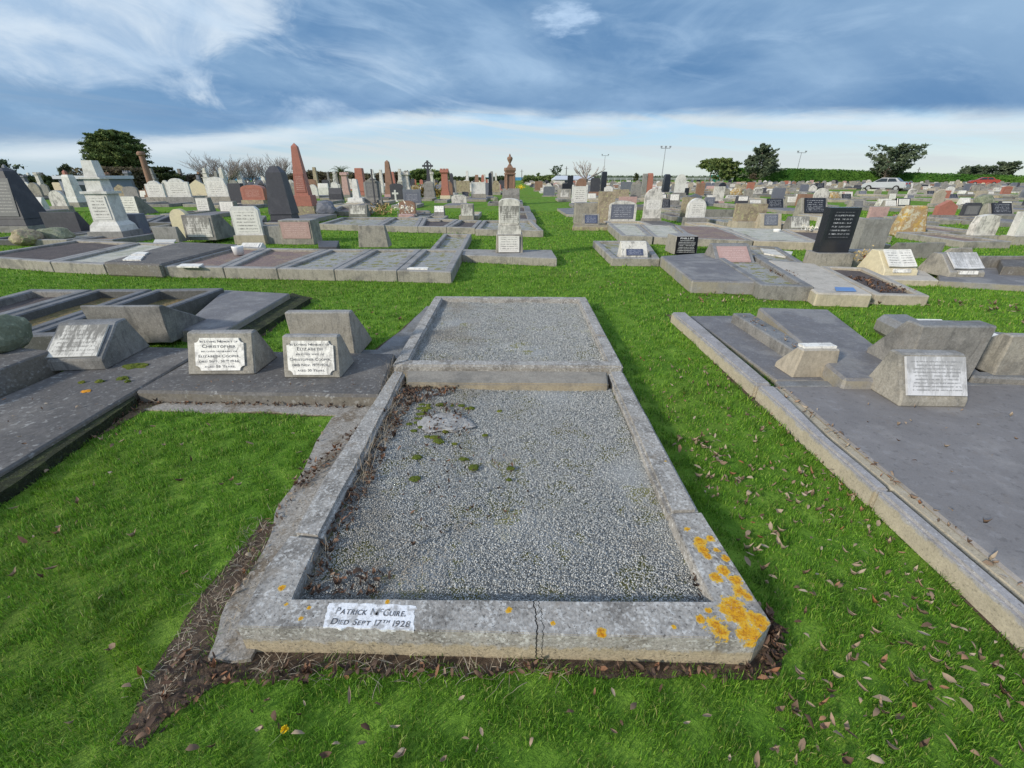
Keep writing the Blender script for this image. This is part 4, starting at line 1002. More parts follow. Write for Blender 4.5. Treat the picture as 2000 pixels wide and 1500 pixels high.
# ---------------------------------------------------------------- second row on the left
LF = [('kerbed grave of dark gravel at the far left of the second row', [(-60, 500), (97, 511), (268, 473), (150, 468)], 'gravel_dark'),
      ('narrow kerbed strip of pale chips left of the raised dark slab', [(97, 511), (202, 516), (352, 475), (268, 473)], 'gravel_white'),
      ('red gravel grave with a white flower pot', [(312, 520), (435, 522), (522, 484), (462, 480)], 'gravel_red'),
      ('red gravel grave in front of the pink plaque', [(435, 522), (540, 524), (642, 486), (522, 484)], 'gravel_red'),
      ('weedy grey gravel grave, third from the aisle in the second left row', [(540, 524), (652, 526), (729, 486), (642, 486)], 'gravel_grey'),
      ('grey gravel grave, second from the aisle in the second left row', [(652, 526), (775, 528), (824, 486), (729, 486)], 'gravel_grey'),
      ('grey gravel grave at the aisle end of the second left row', [(775, 528), (882, 531), (905, 487), (824, 486)], 'gravel_grey')]
for lb, px, fm in LF: plot(lb, px, 0.2, 0.14, 'concrete', fm, 0.15, group='kerbed graves in a row')
for k_, (fmx, mx) in enumerate((('gravel_dark', 'kerb_dark'), ('gravel_grey', 'concrete'), ('gravel_red', 'concrete_grey'))):
    plot('kerbed grave behind the second left row, %s stones from the boulders' % ('one', 'two', 'three')[k_], [(200+k_*90-240, 468), (200+k_*90-160, 468), (330+k_*80-130, 448), (330+k_*80-190, 447)], 0.15, 0.13, mx, fmx, 0.1)
slab('raised dark slab with a double white plaque in the second left row', [(200, 512), (312, 516), (466, 477), (352, 472)], 0.25, 'slab', bv=0.03, z0=0.0)
plot('small gravel grave jutting back from the end of the second left row', [(838, 487), (906, 487), (921, 457), (866, 456)], 0.18, 0.12, 'concrete', 'gravel_grey', 0.1)
slab('low concrete platform under the tall stained memorial beside the aisle', [(902, 497), (1088, 505), (1078, 488), (905, 487)], 0.16, 'concrete', rough=0.01, cat='platform', name='platform')
for k_, (px, lb) in enumerate((([(290, 434), (372, 436), (395, 421), (325, 420)], 'dark kerbed grave behind the framed white plaque'), ([(225, 430), (288, 432), (322, 420), (262, 419)], 'grey kerbed grave right of the arched white desk stone'),
        ([(640, 412), (720, 413), (735, 402), (662, 402)], 'kerbed grave behind the little white obelisk'), ([(450, 431), (512, 432), (520, 421), (462, 420)], 'grey kerbed grave left of the blunt black obelisk'))):
    plot(lb, px, 0.22, 0.2, ('kerb_dark', 'concrete_grey', 'concrete', 'concrete_grey')[k_], 'gravel_dark', 0.1)
# white plates lying on slabs
def plate(lb, px, z, mat='plaque_white', th=0.02, nm='marble_plate', cat='plaque'):
    q = Q(px, z); bm = bmesh.new(); prism(bm, q, z-0.003, z+th); return tag(obj(nm, bm, mat), lb, cat)
plate('upper white plate on the raised dark slab', [(256, 499), (283, 499), (291, 494), (268, 494)], 0.252)
plate('lower white plate on the raised dark slab', [(240, 509), (275, 509), (282, 501), (253, 501)], 0.252)
plate('white plate on the front kerb of the second left row', [(345, 522), (388, 523), (398, 517), (356, 517)], 0.205)
plate('white plate behind the pale chip grave', [(300, 475), (340, 475), (345, 469), (303, 469)], 0.18, 'marble')
plate('long white plate on the kerb near the aisle', [(795, 526), (835, 527), (838, 524), (800, 524)], 0.205)
plate('blue plate on the pale kerb of the second right row', [(1633, 568), (1672, 569), (1666, 563), (1630, 562)], 0.2, 'blueplate', 0.012, 'plate', 'plate')
plate('speckled white marble slab lying flat in the second right row', [(1492, 497), (1542, 505), (1548, 494), (1484, 487)], 0.09, 'marble_stained', 0.03)
# stones of the second left row
hs('obelisk', 26, 455, 66, 327, 'charcoal', 'huge dark pyramidal obelisk at the left edge with ribbed pale inscription', hb=0.22, ws=0.80, wt=0.36, tip=0.05, base='concrete_grey', plinth='charcoal', panel='i_dgrey', ph=0.8, blunt=0.5)
hs('rock', 35, 482, 52, 448, 'rough', 'tan boulder on the kerb at the far left of the second row', d=0.6)
hs('rock', 92, 476, 68, 446, 'greenstone', 'green-grey boulder right of the tan boulder', d=0.6)
hs('backdesk', 130, 462, 66, 414, 'charcoal', 'dark wedge-sided stone between the boulders and the white pedestal', d=0.5, tb=0.2)
hs('pillar', 210, 472, 66, 312, 'marble', 'tall white marble pedestal monument with a cut-off shaft', panel='i_white', rz=0.08, base='grey')
hs('block', 258, 464, 42, 418, 'bluegrey', 'plain blue-grey block behind the tall white pedestal', d=0.4)
hs('desk', 254, 419, 42, 383, 'concrete_grey', 'desk stone with an arched white marble face left of the aisle', d=1.2, panel='i_white', pw=0.92, pz=(0.02, 0.98), lip=0.02, ty=0.02, tb=0.15)
hs('backdesk', 328, 473, 46, 443, 'grey', 'small plain grey stone left of the framed white plaque', 0.1, d=0.3, tb=0.3)
hs('tablet', 362, 470, 34, 408, 'cream', 'cream round-topped stone behind the framed white plaque', top='round', hb=0, d=0.15)
hs('desk', 394, 469, 60, 420, 'concrete_grey', 'deep grey wedge framing a square white marble plaque', 0.1, d=1.15, panel='i_stained', pw=0.8, pz=(0.12, 0.90), lip=0.02, ty=0.04, tb=0.35)
hs('tablet', 492, 478, 52, 403, 'marble', 'leaning white marble tablet with black lettering on a tan base', top='chamfer', hb=0.26, bw=1.12, base='concrete_tan', panel='i_white', pf=(0.86, 0.05, 0.86), d=0.12, rz=0.05)
hs('desk', 487, 487, 42, 474, 'marble', 'small white plaque at the foot of the leaning white tablet', 0.15, d=0.3, panel='i_white', lip=0.1, ty=0.6, tb=0.7)
hs('block', 538, 477, 38, 441, 'grey', 'rough grey block left of the pink plaque', 0.0, d=0.4)
hs('block', 583, 478, 64, 430, 'concrete', 'grey block with a large pink granite plaque', 0.0, d=0.55, panel='i_pink', pw=0.86, pz=(0.26, 0.93), tp=0.97)
slab('low dark slab right of the pink plaque', [(622, 482), (658, 482), (662, 470), (620, 470)], 0.16, 'charcoal')
hs('backdesk', 730, 483, 58, 440, 'concrete', 'plain tan concrete stone standing alone in the second left row', 0.12, d=0.35, tb=0.35, shrink=0.05)
# tall stained memorial by the aisle
X, Y = G(995, 494, .16)
r = empty('stacked_memorial', (X, Y, 0.158)); tag(r, 'tall stained white memorial stacked on a plaque block beside the aisle', 'headstone')
W = 50*ZC(Y)/F; z1 = ztop(Y, 458)-.16; z2 = ztop(Y, 441)-.16; z3 = ztop(Y, 388)-.16
bm = bmesh.new(); frus(bm, W*1.06, .55, W, .5, 0, z1, 0, .27); bevel(bm, .01); ob = obj('base', bm, 'concrete', r)
panel('plaque', [(-W*.42, -.012, .02), (W*.38, -.012, .02), (W*.38, -.005, z1*.93), (-W*.42, -.005, z1*.93)], 'i_white', r, .012)
bm = bmesh.new(); frus(bm, W*.9, .4, W*.86, .38, z1+.001, z2, 0, .25); obj('carved_band', bm, 'marble_stained', r)
bm = bmesh.new(); front_extrude(bm, [(x, z+z2+.001) for x, z in outline('segment', W*.8, z3-z2)], .1, .32); bevel(bm, .008); obj('tablet', bm, 'marble_stained', r)
panel('inscription', [(-W*.36, .098, z2+.05), (W*.36, .098, z2+.05), (W*.36, .098, z3-.14), (-W*.36, .098, z3-.14)], 'i_stained', r, .005)
HS.append((X, Y, W))
hs('urn', 999, 400, 31, 299, 'brown', 'tall brown monument crowned by an urn behind the stacked memorial', base='concrete_grey', rz=0.2)
# third left row and beyond
hs('obelisk', 551, 443, 50, 324, 'charcoal', 'blunt black obelisk in the third left row', hb=0.21, ws=0.86, wt=0.56, tip=0.10, blunt=0.45, base='charcoal', plinth='charcoal', rz=0.1)
hs('obelisk', 594, 424, 44, 277, 'red', 'tallest obelisk, red granite with a pointed tip', hb=0.30, ws=0.58, wt=0.24, tip=0.05, base='rough', panel='i_red', ph=0.42, rz=0.1)
hs('rock', 634, 425, 40, 392, 'bluegrey', 'rough blue-grey stone right of the tallest red obelisk', d=0.6, tp=0.1)
hs('tablet', 499, 404, 44, 361, 'red', 'wide red granite desk on a rubble base', top='segment', hb=0.32, bw=1.0, base='rough', panel='i_red', d=0.4)
hs('tablet', 311, 398, 34, 353, 'marble', 'white pedestal tablet right of the brown column', top='shoulder', hb=0.3, panel='i_white')
hs('tablet', 356, 400, 44, 348, 'marble', 'broad white tablet with stepped head, second of the white group', top='shoulder', hb=0.3, panel='i_white', base='grey')
hs('tablet', 391, 386, 30, 351, 'cream', 'cream stone with a slanting roof-like top in the white group', top='gable', hb=0.1)
hs('tablet', 431, 400, 42, 345, 'marble', 'white many-stepped tablet, rightmost of the white group', top='scroll', hb=0.3, panel='i_white')
hs('desk', 400, 418, 26, 386, 'grey', 'tall grey desk with a narrow cream plaque', d=0.5, panel='i_white', pw=0.85, pz=(.1, .95), lip=.1, ty=.1)
hs('desk', 446, 420, 30, 393, 'grey', 'grey desk with a wide cream plaque', d=0.5, panel='i_white', pw=0.85, pz=(.2, .95), lip=.1, ty=.15)
hs('block', 466, 402, 26, 358, 'charcoal', 'dark blue block left of the wide red desk', d=0.4)
hs('column', 296, 392, 24, 294, 'brown', 'leaning brown column with a rounded cap before the big evergreen', rz=0)
hs('tablet', 243, 396, 22, 360, 'rough', 'tan pointed stone before the brown scrub', top='gable', hb=0.2)
hs('tablet', 262, 398, 28, 364, 'grey', 'pale stone with draped carving before the brown scrub', top='segment', hb=0.15)
hs('obelisk', 143, 405, 28, 341, 'marble', 'slim pale grey obelisk left of the tall white pedestal', hb=0.3, ws=.7, wt=.5, blunt=.8)
hs('tablet', 122, 415, 30, 372, 'marble_stained', 'white tablet with a rounded shoulder near the left edge', top='round', hb=0.3)
hs('desk', 75, 410, 24, 385, 'marble', 'small white stone beside the huge dark obelisk', d=.4, lip=.6)
hs('tablet', 175, 402, 26, 376, 'brown', 'brown stone behind the tall white pedestal', top='flat', hb=0.2)
hs('obelisk', 694, 402, 36, 350, 'marble', 'little white obelisk on a carved base', hb=0.30, ws=0.36, wt=0.24, tip=.03, base='marble_stained', blunt=.9)
hs('desk', 700, 425, 36, 400, 'concrete_grey', 'desk with white plaque at the foot of the little white obelisk', d=0.5, panel='i_stained', pw=.8, pz=(.15, .95), lip=.15, ty=.25)
hs('capped', 676, 386, 15, 336, 'pink', 'short red-brown pillar before the palm', hb=0.12, base='grey')
hs('obelisk', 706, 389, 18, 328, 'red', 'red pillar with a flat top right of the palm', hb=0.25, ws=.9, wt=.75, blunt=.9, tip=.02, base='rough')
hs('tablet', 731, 401, 32, 346, 'grey', 'large grey gabled tablet topped by a small cross', top='gable', hb=0.2, bw=1.05, panel='i_dgrey', base='concrete_grey')
hs('latin', 733, 401.5, 9, 330, 'charcoal', 'small cross on the gabled grey tablet', d=.1)
hs('obelisk', 761, 389, 20, 312, 'brown', 'slim red-brown obelisk left of the wheel cross', hb=0.26, ws=0.72, wt=0.36, tip=.05, base='pink')
hs('latin', 773, 394, 12, 371, 'marble', 'small white cross before the black rough stone', d=.2)
hs('tablet', 776, 393, 24, 358, 'charcoal', 'black rough-edged stone with a white cross before it', top='segment', hb=.1)
hs('capped', 794, 388, 16, 335, 'marble_stained', 'rough white pillar right of the slim red-brown obelisk', hb=.3, base='marble_stained')
hs('tablet', 806, 402, 34, 370, 'bluegrey', 'wide polished grey granite tablet', top='flat', hb=0.12, bw=1.05, panel='i_bluegrey', d=.2)
hs('tablet', 797, 428, 31, 392, 'brown', 'orange-brown segment-topped stone with flowers', top='segment', hb=.3, base='concrete_grey', d=.2)
hs('desk', 794, 431, 30, 418, 'pink', 'low pink plaque in front of the orange-brown stone', d=.3, panel='i_pink', lip=.8)
hs('cross', 839, 390, 22, 313, 'charcoal', 'dark wheel cross on a grey gabled pedestal', hb=.48, base='grey')
hs('desk', 858, 429, 20, 402, 'concrete_grey', 'small grey desk with a white top panel', d=.5, panel='plaque_white', pw=.9, pz=(.5, .98), lip=.1, ty=.35)
hs('block', 836, 424, 9, 413, 'grey', 'tiny grey stump left of the small grey desk', d=.2)
hs('capped', 870, 393, 17, 329, 'red', 'red pillar with crenellated yellowish head', hb=.18, base='cream')
hs('obelisk', 883, 385, 12, 338, 'charcoal', 'dark rounded shaft right of the crenellated pillar', hb=.4, ws=.6, wt=.5, blunt=.5, base='marble')
hs('tablet', 897, 402, 29, 380, 'marble_stained', 'wide low stone with vertical black streaks', top='segment', hb=0, d=.3)
hs('tablet', 935, 391, 27, 354, 'marble', 'bright white tablet with corner posts left of the aisle', top='posts', hb=.34, bw=1.1, base='concrete')
hs('desk', 913, 432, 25, 398, 'concrete', 'desk with a rust-stained white plaque near the aisle', d=.5, panel='i_stained', pw=.85, pz=(.2, .95), lip=.15, ty=.15)
hs('obelisk', 958, 388, 10, 336, 'black', 'thin black pointed shaft before the sea', hb=.25, ws=.7, wt=.6, base='concrete')
hs('desk', 998, 400, 34, 368, 'concrete_grey', 'grey block behind the stacked memorial', d=.5, lip=.6)
hs('rock', 968, 398, 12, 384, 'greenstone', 'small mossy stone left of the stacked memorial', d=.3)
hs('tablet', 905, 378, 26, 353, 'rough', 'brownish rough stone right of the dark rounded shaft', top='flat', hb=.1)
hs('tablet', 951, 385, 16, 357, 'bluegrey', 'blue-grey stone behind the bright white tablet with posts', top='flat', hb=.1)
hs('desk', 657, 395, 26, 367, 'charcoal', 'dark gabled stone left of the little white obelisk', d=.4, lip=.6)
hs('tablet', 657, 388, 14, 355, 'marble', 'white arched stone beside the dark gabled stone', top='round', hb=.2)
hs('desk', 633, 381, 20, 358, 'marble', 'white twin-panel stone right of the tallest red obelisk', d=.4, lip=.6, panel='i_white')
hs('tablet', 611, 380, 20, 350, 'brown', 'red-brown stone with white edging right of the tallest obelisk', top='segment', hb=.15)
# second right row
plot('kerbed grave with a small blue plaque nearest the aisle on the right', [(1195, 504), (1290, 505), (1264, 470), (1158, 470)], 0.16, 0.13, 'concrete', 'gravel_grey', 0.1)
slab('dark blue-grey slab in front of the black lettered plaque', [(1352, 548), (1484, 551), (1388, 493), (1290, 500)], 0.2, 'slab_blue', bv=0.02)
plot('kerbed grave with a notched front in the second right row', [(1486, 556), (1592, 560), (1482, 498), (1395, 498)], 0.22, 0.12, 'concrete_grey', 'gravel_grey', 0.14)
slab('long pale concrete grave cover with a blue plate', [(1596, 572), (1706, 575), (1592, 515), (1500, 508)], 0.19, 'concrete_pale', bv=0.02)
plot('kerbed grave full of dead leaves at the end of the second right row', [(1710, 575), (1818, 578), (1690, 522), (1600, 519)], 0.15, 0.11, 'concrete_tan', 'gravel_dark', 0.1)
plot('kerbed grave left of the tall black granite stone', [(1500, 510), (1570, 512), (1520, 482), (1440, 478)], 0.15, 0.11, 'concrete_grey', 'gravel_grey', 0.08)
slab('flat concrete base under the cream book stone', [(1700, 545), (1835, 548), (1800, 525), (1680, 520)], 0.1, 'concrete_pale')
slab('grey slab under the weathered book stone at right', [(1835, 548), (2050, 560), (2040, 515), (1830, 520)], 0.1, 'slab_blue')
slab('dark slab at the right edge of the second right row', [(1960, 520), (2100, 522), (2060, 500), (1950, 500)], 0.25, 'slab')
hs('desk', 1239, 506, 52, 471, 'marble_stained', 'low marble wedge with a small blue plaque', 0.1, d=.4, lip=.2, ty=.5, tb=.7, panel='i_blue', pw=.62, pz=(.02, .45))
PH = [('PHILLIPS', .5, .86, .10, .66)]
hs('block', 1338, 497, 46, 461, 'concrete', 'tan block with a black granite plaque headed PHILLIPS', 0.03, d=.6, tp=.93, panel='i_family', pw=.9, pz=(.01, .97), text=PH, inkmat='whiteink')
hs('desk', 1437, 520, 76, 476, 'concrete_grey', 'wide sloping grey stone with a pink granite plaque', 0.08, d=.75, lip=.12, ty=.55, tb=.7, panel='i_pink', pw=.78, pz=(.08, .85))
hs('tablet', 1617, 527, 56, 405, 'black', 'tall slanting black granite tablet on a concrete base', top='flat', hb=.29, bw=1.22, base='concrete', panel='i_black', pf=(.8, .3, .95), d=.2, rz=-.03)
hs('tablet', 1695, 500, 52, 428, 'grey', 'grey pebble-dashed tablet right of the tall black tablet', top='flat', hb=.0, d=.25)
hs('block', 1700, 522, 110, 490, 'concrete', 'low concrete wall block behind the cream book stone', d=.3)
hs('book', 1757, 540, 66, 489, 'cream', 'cream desk carrying a bright white open book', 0.08, d=.7, panel='i_white', rz=-.02)
hs('book', 1886, 543, 70, 495, 'concrete', 'grey desk carrying a weathered open book near the right edge', 0.08, d=.7, panel='i_mottled', rz=-.02)
hs('backdesk', 1860, 532, 90, 484, 'concrete', 'tan wedge with sloping shoulders behind the weathered book stone', d=.3, shrink=.25)
hs('backdesk', 1950, 533, 90, 500, 'concrete_grey', 'low grey block at the right edge', d=.3)
hs('backdesk', 1790, 505, 90, 474, 'concrete_grey', 'plain grey block behind the cream book stone', d=.4)
# third right row
plot('pink-gravel grave in the third right row', [(1348, 465), (1472, 470), (1402, 443), (1318, 440)], 0.2, 0.12, 'concrete', 'gravel_red', 0.19)
plot('white marble chip grave in the third right row', [(1474, 470), (1592, 473), (1522, 447), (1405, 444)], 0.2, 0.2, 'concrete_tan', 'gravel_white', 0.2)
plot('pale kerbed grave beside the arched blue-grey stone', [(1277, 462), (1346, 465), (1315, 440), (1250, 438)], 0.2, 0.12, 'concrete', 'gravel_white', 0.18)
plot('kerbed grave at the left end of the third right row', [(1214, 460), (1276, 461), (1248, 438), (1187, 437)], 0.22, 0.15, 'concrete', 'gravel_white', 0.2)
plot('tan kerbed grave in front of two square plaques', [(1594, 473), (1742, 478), (1650, 450), (1527, 447)], 0.18, 0.12, 'concrete_tan', 'gravel_dark', 0.1)
hs('tablet', 1213, 440, 54, 392, 'marble_stained', 'arched stone with a dark blue-grey lettered face', top='segment', hb=.12, bw=1.06, panel='i_bluegrey', pf=(.82, .16, .84), base='marble_stained', d=.25)
hs('block', 1146, 438, 48, 396, 'concrete', 'large blank concrete block near the aisle on the right', d=.5)
hs('desk', 1154, 441, 34, 418, 'concrete', 'small desk with a dark blue plaque before the blank block', 0.1, d=.35, panel='i_blue', pw=.72, pz=(.1, .9))
slab('rough stone ledge under the desk with dark blue plaque', [(1118, 443), (1198, 443), (1192, 434), (1122, 434)], 0.12, 'rough', rough=0.02, cat='ledge', name='stone_ledge')
hs('tablet', 1182, 440, 30, 374, 'rough', 'tall rough tan pillar stone', top='flat', hb=0, d=.35)
hs('tablet', 1271, 440, 33, 368, 'marble_stained', 'tall white round-topped tablet with a grey stained head', top='round', hb=.2, bw=1.1, base='concrete', panel='i_white', pf=(.8, .3, .62))
hs('tablet', 1340, 434, 24, 385, 'rough', 'yellow-lichened stone behind the white arched tablet', top='flat', hb=.2)
hs('tablet', 1356, 443, 34, 387, 'marble', 'white arched tablet on a square concrete base', top='round', hb=.33, bw=1.15, base='concrete_grey', panel='i_white', d=.2)
hs('tablet', 1463, 447, 54, 398, 'rough', 'wide dark lichened stone on a tan concrete base', top='flat', hb=.3, bw=1.1, base='concrete_tan', d=.35)
hs('desk', 1504, 450, 42, 417, 'concrete_tan', 'tan desk with a blue-grey plaque', d=.5, panel='i_bluegrey', pw=.62, pz=(.2, .95))
hs('desk', 1561, 452, 40, 423, 'concrete_grey', 'grey desk with a square white plaque', d=.5, panel='i_stained', pw=.85, pz=(.15, .97))
hs('tablet', 1605, 455, 22, 424, 'marble_stained', 'white slab partly hidden by the tall black tablet', top='flat', hb=.1)
hs('frame', 1588, 426, 52, 386, 'concrete', 'black curved tablet in a pale concrete frame', d=.6)
hs('frame', 1512, 412, 40, 388, 'concrete', 'black tilted tablet in a stained concrete frame', d=.5)
hs('block', 1570, 403, 26, 379, 'brown', 'brown domed stone left of the framed black tablet', d=.3)
hs('tablet', 1518, 391, 24, 367, 'bluegrey', 'plain blue-grey tablet with a flat top', top='flat', hb=.1)
hs('desk', 1547, 402, 24, 384, 'concrete', 'low tan block with a small white plaque', d=.4, panel='i_white', pw=.85, pz=(.3, .98))
hs('tablet', 1131, 402, 30, 361, 'marble', 'bright white tablet with corner knobs right of the aisle', top='posts', hb=.12, bw=1.2, base='marble', panel='i_white', pf=(.76, .1, .85))
hs('desk', 1156, 392, 16, 378, 'marble', 'white plaque right of the bright white tablet with knobs', d=.3, panel='i_white', lip=.2)
hs('desk', 1102, 391, 26, 369, 'concrete', 'tan desk with a white plaque beside the aisle', d=.5, panel='i_stained', pw=.6, pz=(.2, .9))
slab('low octagonal-cornered slab beside the aisle', [(1106, 418), (1150, 420), (1140, 405), (1088, 407)], 0.12, 'slab_blue')
hs('tablet', 1134, 385, 20, 348, 'brown', 'red-brown round-topped stone behind the bright white tablet', top='round', hb=.1)
hs('tablet', 1161, 386, 18, 347, 'charcoal', 'dark stone with a brown base before the white-roofed shed', top='chamfer', hb=.3, base='brown')
hs('obelisk', 1178, 380, 13, 335, 'black', 'black square pillar right of the white-roofed shed', hb=.2, ws=.8, wt=.75, blunt=.9)
hs('tablet', 1113, 372, 11, 343, 'black', 'dark upright slab before the white-roofed shed', top='flat', hb=.05)
hs('tablet', 1072, 384, 22, 364, 'bluegrey', 'purple-grey stone nearest the aisle on the right', top='chamfer', hb=.1)
hs('tablet', 1072, 379, 15, 360, 'marble', 'white arched stone close beside the aisle', top='round', hb=.0)
hs('tablet', 1052, 374, 15, 354, 'brown', 'dark brown stone near the far end of the aisle', top='flat', hb=.1)
hs('block', 1213, 392, 30, 370, 'rough', 'square tan block behind the arched blue-grey stone', d=.4)
hs('tablet', 1222, 376, 22, 355, 'bluegrey', 'blue slab tablet right of the black square pillar', top='flat', hb=.1)
hs('tablet', 1240, 385, 18, 360, 'grey', 'plain grey tablet with a ledge', top='flat', hb=.1)
hs('obelisk', 1267, 383, 15, 338, 'red', 'red pillar monument beside a grey one', hb=.25, ws=.8, wt=.65, blunt=.8)
hs('obelisk', 1257, 383, 11, 339, 'grey', 'grey pillar monument beside a red one', hb=.2, ws=.8, wt=.7, blunt=.9)
hs('obelisk', 1301, 378, 14, 340, 'black', 'blunt black pillar left of the white gothic stone', hb=.15, ws=.9, wt=.75, blunt=.6)
hs('tablet', 1325, 388, 20, 340, 'marble', 'white gothic-headed stone above the rows', top='gothic', hb=.25, bw=1.3, base='concrete_grey')
hs('desk', 1315, 406, 22, 379, 'concrete_grey', 'grey stone with a bright white square face', d=.5, panel='plaque_white', pw=.75, pz=(.5, .98), lip=.1, ty=.1)
hs('frame', 1298, 412, 20, 389, 'brown', 'small dark brown tile-like stone', d=.3, base='charcoal')
hs('tablet', 1339, 385, 10, 367, 'black', 'narrow black tablet right of the white gothic stone', top='flat', hb=.05)
hs('tablet', 1366, 384, 16, 358, 'brown', 'brown stone with a flat head', top='flat', hb=.1)
hs('tablet', 1400, 402, 20, 364, 'marble_stained', 'leaning white slab tablet on a stepped base', top='flat', hb=.25, base='pink')
hs('desk', 1386, 403, 18, 385, 'bluegrey', 'blue-grey small stone left of the leaning white slab', d=.3, panel='i_bluegrey')
hs('block', 1448, 405, 22, 383, 'charcoal', 'dark stone with a bright white top', d=.3, panel='plaque_white', pz=(.6, .97))
hs('rock', 1440, 385, 26, 366, 'lichened', 'yellow lichened low rock', d=.5)
hs('tablet', 1464, 376, 14, 356, 'red', 'red stone below the hedge start', top='flat', hb=.1)
hs('block', 1778, 463, 58, 402, 'lichened', 'big yellow-orange lichened standing boulder', d=0.45, tp=.62, rz=-.1, near=True, bevel=.05, name='standing_boulder')
hs('tablet', 1712, 432, 34, 404, 'pink', 'pale pink blank leaning slab', top='flat', hb=0, d=.15)
hs('block', 1762, 448, 56, 424, 'concrete', 'tan block behind the lichened boulder', d=.4)
hs('tablet', 1842, 432, 36, 391, 'red', 'red granite tablet with a sloping left side', top='gable', hb=.3, bw=1.06, base='concrete_grey', d=.2)
hs('tablet', 1890, 432, 32, 396, 'charcoal', 'charcoal tablet left of the black curved one', top='chamfer', hb=.3, base='concrete', bw=1.2, panel='i_dgrey')
hs('frame', 1953, 425, 50, 396, 'concrete', 'black curved tablet near the right edge', d=.5)
hs('tablet', 1915, 474, 44, 419, 'marble_stained', 'white marble tablet with scrolled sides and a domed head', top='scroll', hb=.27, bw=1.3, base='concrete', d=.2)
hs('tablet', 1992, 478, 38, 414, 'marble', 'smooth white tablet cut by the right edge', top='flat', hb=.27, bw=1.2, base='concrete', d=.2)
hs('desk', 1676, 408, 28, 391, 'concrete', 'hollow square concrete desk', d=.5, panel='i_dgrey', pw=.6)
hs('desk', 1738, 408, 24, 391, 'concrete', 'small desk with a pale blue-white plaque', d=.4, panel='i_white', pw=.85, pz=(.1, .95))
hs('desk', 1656, 388, 18, 374, 'pink', 'small pinkish desk with a white plaque', d=.4, panel='i_white', pw=.85)
hs('rock', 1630, 392, 26, 375, 'lichened', 'orange rocks in a heap', d=.5)
hs('tablet', 1602, 392, 28, 367, 'marble_stained', 'pale stone with rounded sides behind the framed black tablet', top='round', hb=.1)
hs('frame', 1600, 370, 18, 357, 'charcoal', 'black wide low tablet far right of centre', d=.4, base='charcoal')
hs('desk', 1758, 428, 18, 419, 'brown', 'tiny blue framed plaque on brown stone', d=.3, panel='i_blue', pw=.9)
hs('desk', 1883, 404, 20, 386, 'marble', 'white rounded plaque right of the red granite tablet', d=.3, panel='plaque_white')
hs('rock', 1924, 410, 34, 380, 'greenstone', 'greenish square rock behind the black curved tablet', d=.5, tp=.05)
hs('tablet', 1840, 392, 22, 372, 'red', 'small red tablet beyond the red granite tablet', top='flat', hb=.1)
hs('desk', 1880, 380, 14, 372, 'marble', 'bright white little plaque in the far right rows', d=.3, panel='plaque_white')
hs('backdesk', 1400, 428, 60, 409, 'concrete_grey', 'long low grey wall block behind the white arched tablet', d=.3)
hs('backdesk', 1225, 405, 34, 384, 'pink', 'low pink-grey block on a ledge', d=.3)
# third left row kerbs
TL = [[(622, 437), (737, 440), (767, 424), (667, 424)], [(737, 440), (816, 442), (826, 425), (767, 424)], [(816, 442), (872, 443), (896, 428), (826, 426)], [(872, 443), (928, 445), (942, 430), (896, 429)], [(928, 447), (1062, 450), (1040, 430), (943, 430)]]
for k, (px, nm) in enumerate(zip(TL, ('leftmost', 'second', 'middle', 'fourth', 'aisle end'))):
    plot('%s kerbed grave of the third left row' % nm, px, 0.2, 0.15, 'concrete', ['gravel_grey', 'gravel_grey', 'gravel_dark', 'gravel_dark', 'gravel_grey'][k], 0.12, group='kerbed graves in a row')
plot('low stepped kerb set left of the aisle, nearer one', [(980, 428), (1048, 429), (1040, 415), (985, 414)], 0.2, 0.3, 'concrete_grey', 'gravel_dark', 0.1)
plot('low stepped kerb set left of the aisle, farther one', [(985, 413), (1038, 414), (1034, 402), (990, 402)], 0.2, 0.3, 'concrete_grey', 'gravel_dark', 0.1)
# small things on graves
def pot(px, py, z, r, h, mat, label, nm, cat):
    x, y = G(px, py, z); bm = bmesh.new(); lathe(bm, [(r*.8, 0), (r, h*.8), (r, h), (r*.85, h), (r*.8, h*.6)], 12); o = obj(nm, bm, mat, None, True); o.location = (x, y, z); tag(o, label, cat); return o
pt = pot(467, 497, 0.17, 0.11, 0.17, 'porcelain', 'white flower pot on the red gravel grave', 'flower_pot', 'flower pot')
pot(1690, 517, 0.12, 0.06, 0.16, 'redglass', 'dark red glass vase left of the cream book stone', 'vase', 'vase')
pot(1516, 456, 0.15, 0.1, 0.12, 'porcelain', 'white bowl beside the tan desk', 'bowl', 'bowl')
def posy(px, py, z, s, mat, label, n=60, cat='flowers', nm='flower_bunch'):
    x, y = G(px, py, z); V = []; Fc = []; rng = np.random.default_rng(int(px))
    for i in range(n):
        c = rng.normal(size=3)*np.array([s, s*.6, s*.5])+np.array([0, 0, s*.9]); c[2] = max(c[2], 0.01)
        a = rng.normal(size=(3, 3))*s*.22; k = len(V); V += list(c+a); Fc.append((k, k+1, k+2))
    bm_o = arr_mesh(nm, V, Fc, mat); bm_o.location = (x, y, z); tag(bm_o, label, cat)
posy(793, 416, .5, .16, 'petal_white', 'bunch of white flowers before the orange-brown stone')
posy(745, 420, 0, .28, 'dryplant', 'clump of pale dried plants in the third left row', 160)
posy(1692, 508, .2, .12, 'dryplant', 'dried flowers in the dark red vase', 60)
posy(1580, 453, .12, .12, 'petal_white', 'white flowers at the foot of the grey desk')
posy(822, 386, 0, .5, 'flowerbush', 'yellow-brown shrub left of the wheel cross', 260, 'shrub', 'shrub')
posy(853, 386, 0, .45, 'flowerbush', 'yellow-brown shrub right of the wheel cross', 260, 'shrub', 'shrub')
posy(1017, 370, 0, .3, 'petal_yellow', 'yellow flowers at the far end of the left rows', 120)

